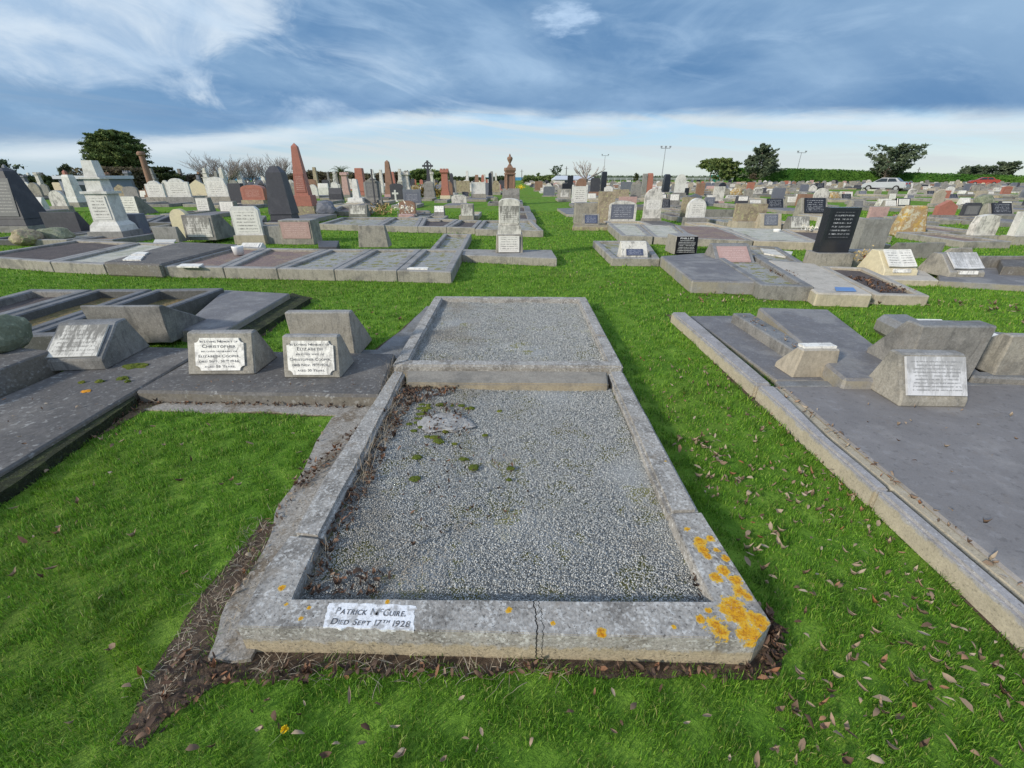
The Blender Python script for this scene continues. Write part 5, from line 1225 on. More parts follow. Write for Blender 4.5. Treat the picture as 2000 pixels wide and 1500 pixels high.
# ---------------------------------------------------------------- the many graves beyond, in rows
COLN = {'concrete': 'tan concrete', 'concrete_grey': 'grey concrete', 'concrete_tan': 'sandy concrete', 'marble': 'white marble', 'marble_stained': 'stained white', 'red': 'red granite', 'brown': 'brown', 'pink': 'pink granite',
        'black': 'black granite', 'charcoal': 'charcoal', 'bluegrey': 'blue-grey', 'grey': 'grey stone', 'rough': 'rough tan', 'cream': 'cream'}
SHN = {'tablet': 'upright headstone', 'desk': 'desk headstone', 'block': 'block headstone', 'obelisk': 'obelisk', 'backdesk': 'wedge headstone', 'latin': 'cross', 'capped': 'pillar monument', 'column': 'column', 'rock': 'rock headstone', 'frame': 'framed tablet', 'pillar': 'pedestal monument'}
ORD = ['zeroth', 'first', 'second', 'third', 'fourth', 'fifth', 'sixth', 'seventh', 'eighth', 'ninth', 'tenth', 'eleventh', 'twelfth', 'thirteenth', 'fourteenth', 'fifteenth', 'sixteenth', 'seventeenth', 'eighteenth', 'nineteenth', 'twentieth']
ORD += ['twenty-'+ORD[i] for i in range(1, 10)]+['thirtieth']+['thirty-'+ORD[i] for i in range(1, 10)]+['fortieth']
PROTO = {}
def proto(kind, mat, var, W, h, o):
    key = (kind, mat, var)
    if key in PROTO: return PROTO[key]
    nm = {'tablet': 'upright_headstone', 'desk': 'desk_headstone', 'backdesk': 'desk_headstone', 'block': 'block_headstone', 'obelisk': 'obelisk', 'capped': 'pillar_monument', 'column': 'column_monument', 'latin': 'cross_headstone', 'rock': 'boulder_headstone', 'frame': 'framed_headstone', 'pillar': 'pedestal_monument'}[kind]
    r = empty(nm, (0, 0, -50)); build_stone(r, kind, W, h, mat, o); PROTO[key] = [r, W, h, False]; return PROTO[key]
def place(pr, x, y, W, h, rz, label, group):
    r, pw, ph, used = pr
    if used:
        c = r.copy(); C.objects.link(c)
        for ch in [q for q in r.children]:
            d = ch.copy(); C.objects.link(d); d.parent = c
        r = c
    pr[3] = True
    r.location = (x, y, 0); r.scale = (W/pw, W/pw, h/ph); r.rotation_euler = (0, 0, rz)
    tag(r, label, SHN_cat(r.name), group)
def SHN_cat(n): return 'obelisk' if n.startswith('obelisk') else ('monument' if 'monument' in n else 'headstone')
rr = random.Random(5)
def pick(side):
    t = rr.random()
    if side == 'L':
        k = 'tablet' if t < .42 else 'desk' if t < .62 else 'block' if t < .70 else 'obelisk' if t < .80 else 'capped' if t < .86 else 'pillar' if t < .92 else 'latin' if t < .95 else 'backdesk'
        mat = rr.choices(['marble', 'marble_stained', 'concrete', 'concrete_grey', 'grey', 'red', 'brown', 'charcoal', 'bluegrey', 'rough', 'cream'], [20, 14, 10, 12, 14, 5, 5, 9, 9, 6, 4])[0]
    else:
        k = 'desk' if t < .34 else 'tablet' if t < .68 else 'block' if t < .78 else 'backdesk' if t < .86 else 'frame' if t < .94 else 'rock'
        mat = rr.choices(['concrete', 'concrete_grey', 'grey', 'marble', 'marble_stained', 'bluegrey', 'charcoal', 'black', 'red', 'pink', 'brown', 'rough', 'cream', 'concrete_tan'], [16, 17, 17, 9, 12, 10, 6, 4, 2, 3, 2, 5, 2, 5])[0]
    if k == 'frame': mat = 'concrete'
    if k in ('obelisk', 'capped', 'pillar') and mat in ('concrete', 'cream'): mat = 'red' if k == 'capped' else 'marble'
    if k == 'rock': mat = 'rough'
    var = rr.randrange(3)
    tops = ['round', 'segment', 'flat', 'gable', 'shoulder', 'chamfer', 'gothic', 'posts']
    o = {'d': .16 if k == 'tablet' else .42}
    if k == 'tablet': o.update(top=tops[(var*3+len(mat)) % 8], hb=.2, base='concrete' if mat != 'concrete' else 'concrete_grey', panel={'marble': 'i_white', 'marble_stained': 'i_stained', 'red': 'i_red', 'pink': 'i_pink', 'black': 'i_black', 'bluegrey': 'i_bluegrey', 'charcoal': 'i_black'}.get(mat))
    if k == 'desk': o.update(panel=['i_white', 'i_stained', 'i_black', 'i_white', 'i_bluegrey'][(var+len(mat)) % 5], lip=.12, ty=.3)
    if k == 'frame': o.update(panel='i_black')
    if k == 'pillar': o.update(panel='i_white')
    W, h = {'tablet': (.75, 1.15), 'desk': (.75, .62), 'block': (.8, .7), 'backdesk': (.8, .6), 'obelisk': (.8, 2.3), 'capped': (.55, 1.9), 'pillar': (.9, 2.1), 'latin': (.55, 1.3), 'rock': (.8, .7), 'frame': (.9, .6)}[k]
    return k, mat, var, W, h, o
far_tab = []      # plain boxes beyond the 300 individuals
COUNT = len(HS)
kerb_rows = []
def gen_rows(side, Ys, budget):
    global COUNT
    rown = 0
    for Y0 in Ys:
        rown += 1; lim = 1.2*Y0*CP*1.02+2; k = 0
        x = 1.0 if side == 'L' else 3.2
        x += rr.uniform(0, .8)
        while x < lim:
            X = -x if side == 'L' else x; Yj = Y0+rr.uniform(-.25, .25)
            step = rr.uniform(1.15, 2.2) if side == 'R' else rr.uniform(1.3, 2.6)
            if Y0 >= budget: step *= .72
            if any(abs(X-a) < (w+.9)*.6 and abs(Yj-b_) < 2.6 for a, b_, w in HS[:NEX]): x += step*.5; continue
            if side == 'R' and abs(X-40) < 4.5 and 50 < Yj < 64: x += step; continue
            kind, mat, var, W, h, o = pick(side); s = rr.uniform(.8, 1.2); t = rr.uniform(.78, 1.18) if side == 'L' else rr.uniform(.48, .82)
            k += 1
            if Y0 < budget:
                lb = '%s %s, %s from the aisle in the %s far row, %s' % (COLN[mat], SHN[kind], ORD[min(k, 40)], ORD[rown], 'left' if side == 'L' else 'right')
                place(proto(kind, mat, var, W, h, o), X, Yj, W*s, h*t, rr.uniform(-.04, .04), lb, 'headstones in the rows %s of the aisle' % ('left' if side == 'L' else 'right'))
                HS.append((X, Yj, W*s)); COUNT += 1
                kerb_rows.append((X, Yj, rr.random(), side, k, rown))
            else: far_tab.append((X, Yj, W*s, h*t, mat, kind))
            x += step
NEX = len(HS)
gen_rows('L', [38.5, 46, 54.5, 62, 70, 78, 86], 60)
gen_rows('R', [28, 36, 44, 53, 60, 67, 74, 81, 89, 98, 107, 114], 50)
print('memorials', COUNT)
# kerb sets and slabs of those graves
KP = {}
def kp(i):
    if i in KP: return KP[i]
    r = empty('grave_slab', (0, 0, -50)); mats = [('concrete', 'gravel_grey'), ('concrete_grey', 'gravel_dark'), ('slab_blue', None), ('slab', None), ('concrete_tan', 'gravel_white'), ('concrete', 'gravel_red')][i]
    if mats[1]:
        r.name = 'kerbed_grave'; kerbs(r, [(-.55, -2.3), (.55, -2.3), (.55, -.15), (-.55, -.15)], .17, .13, mats[0], fmat=mats[1], fz=.1)
        r.location = (0, 0, -50)
    else:
        bm = bmesh.new(); box(bm, -.55, .55, -2.3, -.15, -.01, .17); bevel(bm, .02); obj('slab', bm, mats[0], r)
    KP[i] = [r, 1, 1, False]; return KP[i]
def lay(i, X, Y, s, lb, sx=1.0, grp=None):
    pr = kp(i); r = pr[0]
    if pr[3]:
        c = r.copy(); C.objects.link(c)
        for ch in list(r.children): d = ch.copy(); C.objects.link(d); d.parent = c
        r = c
    pr[3] = True; r.location = (X, Y, 0); r.scale = (sx, 1, 1); r.rotation_euler = (0, 0, 0 if s > 0 else math.pi); tag(r, lb, 'grave', grp)
for (X, Y, W, lb, z0) in HL:
    if 13 < Y < 42 and z0 < .02 and abs(X-1.9) > 1.5:
        for s in (1, -1):
            yc = Y-1.25 if s > 0 else Y+1.8
            if any(abs(X-a) < .5+W*.4 and abs(yc-b_) < 2.0 for a, b_ in PLOTS): continue
            if any(abs(X-a) < (w+W)*.5 and ((0 < Y-b_ < 2.5) if s > 0 else (0.3 < b_-Y < 2.7)) for a, b_, w, l_, z_ in HL): continue
            if len(lb.split()) > 11: continue
            lay(rr.randrange(6), X, Y if s > 0 else Y+.45, s, ('grave in front of the ' if s > 0 else 'grave behind the ')+lb, min(1.5, max(.75, W*1.25)), 'graves at the feet of the nearer stones')
            PLOTS.append((X, yc)); break
for (X, Y, t, side, k, rown) in kerb_rows:
    if t < .96:
        i = rr.randrange(6); lb = '%s, %s from the aisle in the %s far row, %s' % (['grey gravel grave', 'dark kerbed grave', 'blue-grey slab', 'dark slab', 'white chip grave', 'red gravel grave'][i], ORD[min(k, 40)], ORD[rown], 'left' if side == 'L' else 'right')
        s = 1 if rr.random() < .6 else -1
        lay(i, X, Y if s > 0 else Y+.35, s, lb, 1.1, 'graves in the far rows')
# beyond those: one mass
bms = {}
for (X, Y, W, h, mat, kind) in far_tab:
    bm = bms.setdefault(mat, bmesh.new()); n0 = len(bm.verts)
    if kind in ('tablet', 'latin'): front_extrude(bm, outline(rr.choice(['round', 'segment', 'flat', 'gable']), W, h), 0, .2)
    elif kind in ('obelisk', 'capped', 'pillar'): frus(bm, W*.7, W*.7, W*.4, W*.4, 0, h)
    else: side_extrude(bm, [(0, 0), (0, .1), (.12, h), (.3, h), (.5, 0)], -W/2, W/2)
    bm.verts.ensure_lookup_table()
    for v in bm.verts[n0:]: v.co += Vector((X, Y, 0))
    n1 = len(bm.verts)
    if kind in ('tablet', 'desk', 'block', 'backdesk', 'frame') or rr.random() < .5: box(bm, X-.58, X+.58, Y-2.4, Y-.1, -.01, rr.uniform(.12, .22))
    if rr.random() < .6: box(bm, X-.58, X+.58, Y+.6, Y+2.7, -.01, rr.uniform(.12, .22))
me = bpy.data.meshes.new('distant_headstones'); allbm = bmesh.new()
for i, (mat, bm) in enumerate(bms.items()):
    for f in bm.faces: f.material_index = i
    bmesh.ops.recalc_face_normals(bm, faces=bm.faces)
    t_ = bpy.data.meshes.new('t'); bm.to_mesh(t_); bm.free(); allbm.from_mesh(t_); bpy.data.meshes.remove(t_)
    me.materials.append(M[mat])
allbm.to_mesh(me); allbm.free()
o = bpy.data.objects.new('distant_headstones', me); C.objects.link(o); tag(o, 'mass of small headstones far off below the hedge', 'headstones', kind='stuff')
# ---------------------------------------------------------------- vegetation
def wpos(px, Y): return (px-1000)/F*ZC(Y)
def leafcloud(name, P, size, mat, parent, rng, flat_=0.6, elong=1.0):
    n = len(P); A = rng.normal(size=(n, 3, 3)); A[:, :, 2] *= flat_
    A /= np.linalg.norm(A, axis=2, keepdims=True)+1e-6
    sz = size*rng.uniform(.5, 1.3, (n, 1, 1)); V = P[:, None, :]+A*sz
    V[:, 0] += (P-V[:, 0])*(-elong+1)
    return arr_mesh(name, V.reshape(-1, 3), np.arange(n*3).reshape(-1, 3), mat, parent)
def tree(px, Y, y_top, w_px, label, name='conifer_tree', mat='conifer', z0=0, seed=1, nb=60, up=.35, per=60, leaf=.35, lean=0.0, trunk_h=.25, crown='cone', yb=None, group=None, tw=.03):
    rng = np.random.default_rng(seed); X = wpos(px, Y); top = ztop(Y, y_top); Wd = w_px*ZC(Y)/F
    r = empty(name, (X, Y, z0)); tag(r, label, 'tree', group)
    Hh = top-z0; bm = bmesh.new()
    tube(bm, (0, 0, 0), (lean*Hh*.4, 0, Hh*.55), Hh*tw, Hh*tw*.6, 8); tube(bm, (lean*Hh*.4, 0, Hh*.55), (lean*Hh*.7, 0, Hh*.92), Hh*tw*.6, Hh*tw*.15, 6)
    P = []
    for i in range(nb):
        t = trunk_h+(1-trunk_h)*(i+rng.random())/nb; a = rng.uniform(0, 2*math.pi)
        if crown == 'cone': rad = Wd/2*min(1, 1.25*(1-t)**.7+.1)
        elif crown == 'ball': rad = Wd/2*math.sqrt(max(0.05, 1-.9*(2*(t-trunk_h)/(1-trunk_h)-.95)**2))
        elif crown == 'dome': rad = Wd/2*math.sqrt(max(0.02, 1-((t-trunk_h)/(1-trunk_h)*1.25-.25)**2))
        else: rad = Wd/2*(.55+.45*rng.random())*(1.05-.5*abs(t-.6))
        rad *= rng.uniform(.65, 1.12)
        s0 = Vector((lean*Hh*.7*t, 0, Hh*t*(.93 if crown == 'ball' else .86))); e = s0+Vector((math.cos(a)*rad+lean*rad*.8, math.sin(a)*rad, rad*up*rng.uniform(.4, 1.3)))
        e.z = min(e.z, Hh*1.02)
        if i % 2 == 0: tube(bm, s0, s0+(e-s0)*.85, Hh*tw*.28, Hh*tw*.05, 4)
        m_ = int(per*rng.uniform(.6, 1.4)); tt = rng.uniform(.25, 1.02, m_)**.7
        pts = np.array(s0)[None]+np.array(e-s0)[None]*tt[:, None]+rng.normal(size=(m_, 3))*np.array([1, 1, .55])*(rad*.13*(1.25-tt))[:, None]
        P.append(pts)
    obj('trunk', bm, 'bark', r)
    P = np.concatenate(P); P[:, 2] = np.maximum(P[:, 2], 0.1)
    leafcloud('crown', P, leaf, mat, r, rng)
    return r
def bare(px, Y, y_top, w_px, label, seed=1, name='bare_tree', stems=40, fan=.8, r0=.05, th=0.04, twigs=9, rt=.014, tr=.12):
    """leafless tree: stems fanning from a short trunk, each breaking into fine upright twigs"""
    rg = random.Random(seed); X = wpos(px, Y); top = ztop(Y, y_top); Wd = w_px*ZC(Y)/F
    r = empty(name, (X, Y, 0)); tag(r, label, 'tree'); tb = bmesh.new(); cb = bmesh.new()
    tube(tb, (0, 0, 0), (0, 0, top*th), tr, tr*.85, 8)
    def shoot(p, d, L, rad, lv):
        n = 5; q = p
        for k in range(n):
            d = (d+Vector((rg.gauss(0, .10), rg.gauss(0, .10), .07))).normalized(); e = q+d*L/n
            tube(cb, q, e, rad*(1-k/n*.6), rad*(1-(k+1)/n*.6), 3)
            if lv and k >= 1:
                for _ in range(twigs//3 if lv == 2 else 2):
                    nd = (d+Vector((rg.gauss(0, .42), rg.gauss(0, .42), rg.gauss(.1, .25)))).normalized(); shoot(e, nd, L*rg.uniform(.28, .5), rad*.5 if rad*.5 > rt else rt, lv-1)
            q = e
    for i in range(stems):
        a = rg.uniform(-1, 1)*fan; c = rg.gauss(0, .3)
        d = Vector((math.sin(a), c, math.cos(a))).normalized()
        shoot(Vector((math.sin(a)*tr*.6, 0, top*th*.95)), d, top*(1-th)*rg.uniform(.65, .95), r0*rg.uniform(.6, 1.2), 2)
    vs = list(cb.verts); zm = max(v.co.z for v in vs); xs = [v.co.x for v in vs]; xm = max(xs)-min(xs)
    for v in vs: v.co.z = top*th+(v.co.z-top*th)*(top-top*th)/(zm-top*th); v.co.x *= Wd/xm
    obj('trunk', tb, 'bark', r); obj('branches', cb, 'twig', r)
    return r
tree(254, 62, 247, 100, 'big rounded dark evergreen on the left skyline', seed=3, nb=280, per=200, leaf=.17, up=.12, crown='ball', trunk_h=.2, name='evergreen_tree', lean=-.03)
tree(1476, 118, 272, 74, 'tall layered conifer rising over the hedge', seed=4, nb=70, per=90, leaf=.42, up=.45, crown='cone', trunk_h=.1, mat='conifer_dark')
tree(1408, 120, 306, 62, 'bushy conifer left of the tall layered one', seed=5, nb=60, per=90, leaf=.42, up=.4, crown='dome', trunk_h=.1)
tree(1385, 128, 304, 54, 'flat-topped pine with a bare trunk left of the bushy conifer', seed=6, nb=40, per=60, leaf=.4, up=.12, crown='dome', trunk_h=.62, name='pine_tree')
tree(1722, 112, 285, 100, 'windswept conifer standing alone beyond the hedge', seed=8, nb=75, per=60, leaf=.45, up=.5, crown='spread', trunk_h=.15, mat='conifer_dark', lean=.12)
tree(1900, 112, 326, 80, 'low windswept conifer beyond the hedge at the right', seed=9, nb=45, per=70, leaf=.4, up=.4, crown='spread', trunk_h=.2, mat='conifer_dark', lean=.2)
tree(1950, 110, 318, 44, 'ragged upright conifer at the right end of the hedge', seed=10, nb=35, per=60, leaf=.4, up=.9, crown='spread', trunk_h=.2, mat='conifer_dark', lean=.15)
tree(1084, 120, 322, 30, 'thin spreading tree left of the bare pollarded tree', seed=12, nb=24, per=26, leaf=.3, up=.4, crown='spread', trunk_h=.35, mat='conifer_dark', name='small_tree')
tree(1051, 150, 336, 9, 'tiny upright tree against the sea', seed=13, nb=14, per=40, leaf=.3, crown='dome', trunk_h=.3, name='small_tree')
tree(1241, 110, 336, 10, 'small bush-headed tree before the distant hedge', seed=14, nb=14, per=40, leaf=.25, crown='dome', trunk_h=.3, mat='bushgreen', name='small_tree')
tree(1468, 95, 336, 14, 'little round-headed tree in front of the hedge', seed=15, nb=14, per=50, leaf=.22, crown='dome', trunk_h=.5, mat='scrub', name='small_tree')
tree(-8, 58, 316, 110, 'dark spiky tree at the left edge', seed=16, nb=50, per=60, leaf=.35, up=.5, crown='spread', trunk_h=.2, mat='conifer_dark', name='evergreen_tree')
tree(140, 66, 322, 28, 'dark spiky bush behind the pale building', seed=17, nb=30, per=50, leaf=.35, up=.6, crown='spread', trunk_h=.3, mat='conifer_dark', name='evergreen_tree')
tree(335, 60, 323, 56, 'round dark bush with spiky top left of the bare trees', seed=18, nb=45, per=70, leaf=.28, up=.4, crown='dome', trunk_h=.05, mat='bushgreen', name='bush')
bare(440, 62, 294, 120, 'leafless tree with fine twigs left of centre', seed=21, stems=19, fan=.75, r0=.055, rt=.018)
bare(545, 66, 298, 100, 'leafless tree behind the black obelisk', seed=22, stems=17, fan=.65, r0=.05, rt=.018)
bare(490, 64, 299, 80, 'leafless tree between the other two fine-twigged ones', seed=23, stems=13, fan=.6, r0=.045, rt=.018)
bare(1144, 78, 311, 66, 'pollarded leafless tree with upright shoots right of the aisle', seed=25, stems=13, fan=1.15, r0=.10, th=.30, tr=.3, twigs=5, rt=.022)
def scrub(px0, px1, Y, ytop, label, mat, seed, name='scrub', n=5000, leaf=.3, ytop2=None):
    rng = np.random.default_rng(seed); X0, X1 = wpos(px0, Y), wpos(px1, Y); h1 = ztop(Y, ytop); h2 = ztop(Y, ytop2 or ytop)
    xs = rng.uniform(X0, X1, n); t = (xs-X0)/(X1-X0)
    hh = (h1+(h2-h1)*t)*np.array([.72+.5*(mnoise.noise(Vector((x*.23, seed, 0)))*.5+.5)+.12*mnoise.noise(Vector((x*1.1, seed, 3))) for x in xs])
    hh *= np.clip(np.minimum(t, 1-t)*9+.35, 0, 1)
    zz = hh*rng.random(n)**.6; ys = rng.normal(0, 1.2, n)
    cx = (X0+X1)/2; o = leafcloud(name, np.stack([xs-cx, ys, zz], 1), leaf, mat, None, rng); o.location = (cx, Y, 0); tag(o, label, 'bushes', kind=None)
    return o
scrub(178, 290, 55, 327, 'brown leafless scrub beneath the big evergreen', 'scrub', 31, n=9000, leaf=.22)
scrub(-30, 130, 60, 343, 'dark green bushes at the left below the sea horizon', 'bushgreen', 32, n=7000, leaf=.25)
scrub(285, 420, 66, 341, 'brownish bushes below the bare trees', 'scrub', 33, n=5000, leaf=.25)
scrub(560, 740, 80, 337, 'long brown hedge of bare bushes left of the palm', 'scrub', 34, n=9000, leaf=.3)
scrub(735, 800, 90, 337, 'brown bushes behind the slim obelisk', 'scrub', 35, n=5000, leaf=.3)
scrub(790, 880, 130, 333, 'dark green clump of trees behind the wheel cross', 'conifer', 36, n=9000, leaf=.5)
scrub(880, 1000, 120, 346, 'low scrub before the sea', 'bushgreen', 37, n=4000, leaf=.35)
scrub(1020, 1100, 120, 343, 'low dark bushes left of the white-roofed shed', 'conifer', 38, n=5000, leaf=.35)
# palm
def palm(px, Y, y_top, w_px, label):
    X = wpos(px, Y); top = ztop(Y, y_top); Wd = w_px*ZC(Y)/F; r = empty('palm_tree', (X, Y, 0)); tag(r, label, 'tree'); th = top*.55; rg = random.Random(4)
    bm = bmesh.new(); tube(bm, (0, 0, 0), (0, 0, th), .35, .42, 10); obj('trunk', bm, 'bark', r)
    V = []; Fc = []
    for i in range(80):
        a = rg.uniform(0, 2*math.pi); el = rg.uniform(-.3, 1.5); L = Wd*.56*rg.uniform(.8, 1.05); prev = None; side = Vector((-math.sin(a), math.cos(a), 0)); n = 9
        for k in range(n+1):
            t = k/n; e2 = el-1.35*t*t; 
            if k == 0: p = Vector((0, 0, th))
            else: p = p+Vector((math.cos(a)*math.cos(e2), math.sin(a)*math.cos(e2), math.sin(e2)))*L/n
            if k:
                for s in (-1, 1):
                    for q in (0, .5):
                        b0 = p0.lerp(p, q); k0 = len(V); tip = b0+side*s*L*.20*(1.1-t)+(p-p0)*1.5-Vector((0, 0, L*.04)); V += [b0, b0+(p-p0)*.3, tip]; Fc.append((k0, k0+1, k0+2))
            p0 = p.copy()
    arr_mesh('crown', V, Fc, 'palm', r)
palm(671, 68, 323, 46, 'palm tree with arching fronds on the left skyline')
# clipped hedge on the right
def hedge(pts, label, mat='hedge', name='clipped_hedge', th=2.0, leaf=.16, dens=40):
    """pts: (px, Y, y_top)"""
    rng = np.random.default_rng(44); P = []; bm = bmesh.new(); prev = None
    W = [(wpos(px, Y), Y, ztop(Y, yt)) for px, Y, yt in pts]
    cx, cy = W[0][0], W[0][1]
    rows = []
    for (x0, y0, h0), (x1, y1, h1) in zip(W, W[1:]):
        L = math.hypot(x1-x0, y1-y0); n = int(L*dens*(h0+th)); t = rng.random(n); s = rng.random(n)
        hh = h0+(h1-h0)*t; front = s < h0/(h0+th)
        z = np.where(front, rng.random(n)*hh, hh+rng.normal(0, .05, n)); dy = np.where(front, rng.normal(0, .07, n), rng.random(n)*th)
        x = x0+(x1-x0)*t; y = y0+(y1-y0)*t+dy+np.array([mnoise.noise(Vector((a*.5, b_*.7, 0)))*.25 for a, b_ in zip(x, z)])
        P.append(np.stack([x-cx, y-cy, z+np.array([mnoise.noise(Vector((a*.35, 0, 9)))*.12 for a in x])], 1))
        k = [bm.verts.new(v) for v in ((x0-cx, y0-cy+.15, 0), (x1-cx, y1-cy+.15, 0), (x1-cx, y1-cy+.15, h1-.12), (x0-cx, y0-cy+.15, h0-.12), (x0-cx, y0-cy+th, 0), (x1-cx, y1-cy+th, 0), (x1-cx, y1-cy+th, h1-.12), (x0-cx, y0-cy+th, h0-.12))]
        for f in ((0, 1, 2, 3), (3, 2, 6, 7), (5, 4, 7, 6), (0, 3, 7, 4), (1, 5, 6, 2)): bm.faces.new([k[i] for i in f])
    r = empty(name, (cx, cy, 0)); tag(r, label, 'hedge'); obj('core', bm, mat, r); leafcloud('leaves', np.concatenate(P), leaf, mat, r, rng)
hedge([(1438, 118, 329), (1600, 116, 331), (1760, 113, 337), (1900, 108, 342), (2150, 100, 347)], 'long clipped green hedge along the right skyline', dens=26, leaf=.24)
hedge([(1090, 196, 343), (1300, 196, 344), (1445, 196, 344)], 'low dark hedge in the distance behind the white rail fence', 'conifer_dark', 'distant_hedge', dens=7, leaf=.35)
# buildings
def shed(px0, px1, Y, yr, ye, yb, label, name, roof, wall, d=6.0, win=2):
    X0, X1 = wpos(px0, Y), wpos(px1, Y); zr, ze = ztop(Y+d/2, yr), ztop(Y, ye); w = X1-X0; r = empty(name, ((X0+X1)/2, Y, 0)); tag(r, label, 'building')
    bm = bmesh.new(); box(bm, -w/2, w/2, 0, d, 0, ze); obj('wall', bm, wall, r)
    bm = bmesh.new(); e = .3; k = [bm.verts.new(v) for v in ((-w/2-e, -e, ze), (w/2+e, -e, ze), (w/2-w*.06, d/2, zr), (-w/2+w*.06, d/2, zr), (-w/2-e, d+e, ze), (w/2+e, d+e, ze))]
    for f in ((0, 1, 2, 3), (5, 4, 3, 2), (0, 3, 4), (1, 5, 2), (0, 4, 5, 1)): bm.faces.new([k[i] for i in f])
    obj('roof', bm, roof, r)
    for i in range(win):
        x = -w/2+w*(i+.7)/(win+.4); bm = bmesh.new(); box(bm, x-.5, x+.5, -.04, -.005, ze*.45, ze*.82); obj('window', bm, 'windowglass', r)
shed(1084, 1163, 100, 343, 351, 358, 'long low shed with a white iron roof right of the aisle', 'white_roofed_shed', 'roofwhite', 'wallwhite', 7)
def flatbuild():
    Y = 40; X0, X1 = wpos(128, Y), wpos(212, Y); w = X1-X0; r = empty('small_building', ((X0+X1)/2, Y, 0)); tag(r, 'blue-grey flat-roofed building behind the tall white pedestal', 'building')
    zt_ = ztop(Y, 343); bm = bmesh.new(); box(bm, -w/2, w/2, 0, 3, 0, zt_-.25); obj('wall', bm, 'wallblue', r)
    bm = bmesh.new(); box(bm, -w/2-.2, w/2+.2, -.25, 3.2, zt_-.25, zt_); obj('roof', bm, 'roofwhite', r)
    bm = bmesh.new(); box(bm, -w*.1, w*.4, -.05, -.01, .5, zt_-.7); obj('window', bm, 'windowglass', r)
    bm = bmesh.new(); box(bm, -w*.16, -w*.12, -.05, -.01, .2, zt_-.6); obj('door_frame', bm, 'roofwhite', r)
flatbuild()
# white rail fence far off
r = empty('rail_fence', (wpos(1300, 150), 150, 0)); tag(r, 'white rail fence along the far field', 'fence')
bm = bmesh.new(); hw = (wpos(1440, 150)-wpos(1170, 150))/2
for z in (.75, 1.05): box(bm, -hw, hw, -.05, .05, z, z+.12)
obj('rail', bm, 'roofwhite', r)
for k in range(24):
    bm = bmesh.new(); x = -hw+2*hw*k/23; box(bm, x-.06, x+.06, -.08, -.051, 0, 1.2); obj('post', bm, 'roofwhite', r)
# field light masts and poles
def mast(px, Y, y_top, label, lamps=3):
    X = wpos(px, Y); h = ztop(Y, y_top); r = empty('floodlight_mast', (X, Y, 0)); tag(r, label, 'floodlight')
    bm = bmesh.new(); tube(bm, (0, 0, 0), (0, 0, h), .13, .07, 8); obj('pole', bm, 'metal', r)
    bm = bmesh.new(); box(bm, -1.3, 1.3, -.06, .06, h-.25, h-.12); obj('crossbar', bm, 'metal', r)
    for i in range(lamps):
        x = -1.2+2.4*i/(lamps-1); bm = bmesh.new(); frus(bm, .34, .3, .5, .3, h-.05, h+.35, x, -.15); obj('lamp_head', bm, 'metal', r)
mast(1291, 135, 288, 'tallest floodlight mast right of centre')
mast(1178, 190, 303, 'far floodlight mast behind the pollarded tree', 2)
mast(1551, 150, 297, 'floodlight mast between two conifers over the hedge', 2)
for (px, Y, yt, lb) in ((1019, 150, 331, 'thin dark pole just right of the urn monument'), (1105, 130, 325, 'dark pole left of the pollarded tree'), (1785, 120, 327, 'short pole by the windswept conifer')):
    bm = bmesh.new(); tube(bm, (0, 0, 0), (0, 0, ztop(Y, yt)), .12, .08, 6); tube(bm, (-.5, 0, ztop(Y, yt)-.5), (.5, 0, ztop(Y, yt)-.5), .05, .05, 4)
    o = obj('pole', bm, 'polewood'); o.location = (wpos(px, Y), Y, 0); tag(o, lb, 'pole')
# cars
def car(px, yb, rz, paint, label, sc=1.0):
    X, Y = G(px, yb); r = empty('parked_car', (X, Y, 0), rz); r.scale = (sc,)*3; tag(r, label, 'car', 'cars parked among the graves')
    prof = [(-2.15, .35), (-2.2, .75), (-2.1, 1.0), (-1.75, 1.06), (1.05, 1.0), (1.95, .86), (2.2, .66), (2.2, .35)]
    bm = bmesh.new(); side_extrude(bm, prof, -.86, .86); bevel(bm, .06, 2); b_ = obj('body', bm, paint, r, False)
    cab = [(-1.55, 1.03), (-1.05, 1.46), (.35, 1.48), (1.15, 1.0)]
    bm = bmesh.new(); side_extrude(bm, cab, -.78, .78, .14); bevel(bm, .04, 2); obj('roof', bm, paint, r)
    for s in (-1, 1):
        for (y0, y1, y2, y3) in ((-1.25, -.3, -.32, -.95), (-.22, .95, .38, -.2)):
            bm = bmesh.new(); k = [bm.verts.new((s*(.80-(.12 if z > 1.2 else 0)), y, z)) for y, z in ((y0, 1.06), (y1, 1.06), (y2, 1.4), (y3, 1.4))]; bm.faces.new(k); obj('side_window', bm, 'windowglass', r)
        for y in (-1.35, 1.4):
            bm = bmesh.new(); n = 16; ring = [(y+.33*math.cos(2*math.pi*i/n), .33+.33*math.sin(2*math.pi*i/n)) for i in range(n)]
            side_extrude(bm, ring, min(s*.70, s*.9), max(s*.7, s*.9)); wh = obj('wheel', bm, 'tyre', r)
            bm = bmesh.new(); ring = [(y+.19*math.cos(2*math.pi*i/n), .33+.19*math.sin(2*math.pi*i/n)) for i in range(n)]; side_extrude(bm, ring, min(s*.88, s*.915), max(s*.88, s*.915)); obj('rim', bm, 'metal', wh)
        bm = bmesh.new(); box(bm, min(s*.45, s*.84), max(s*.45, s*.84), -2.24, -2.16, .78, .95); obj('tail_light', bm, 'taillight', r)
    bm = bmesh.new(); k = [bm.verts.new(v) for v in ((-.66, -1.55, 1.09), (.66, -1.55, 1.09), (.58, -1.1, 1.43), (-.58, -1.1, 1.43))]; bm.faces.new(k); obj('rear_window', bm, 'windowglass', r)
    bm = bmesh.new(); box(bm, -.82, .82, -2.28, -2.18, .42, .62); obj('bumper', bm, paint, r)
car(1725, 373, R(38), 'carwhite', 'white saloon car parked among the graves before the hedge')
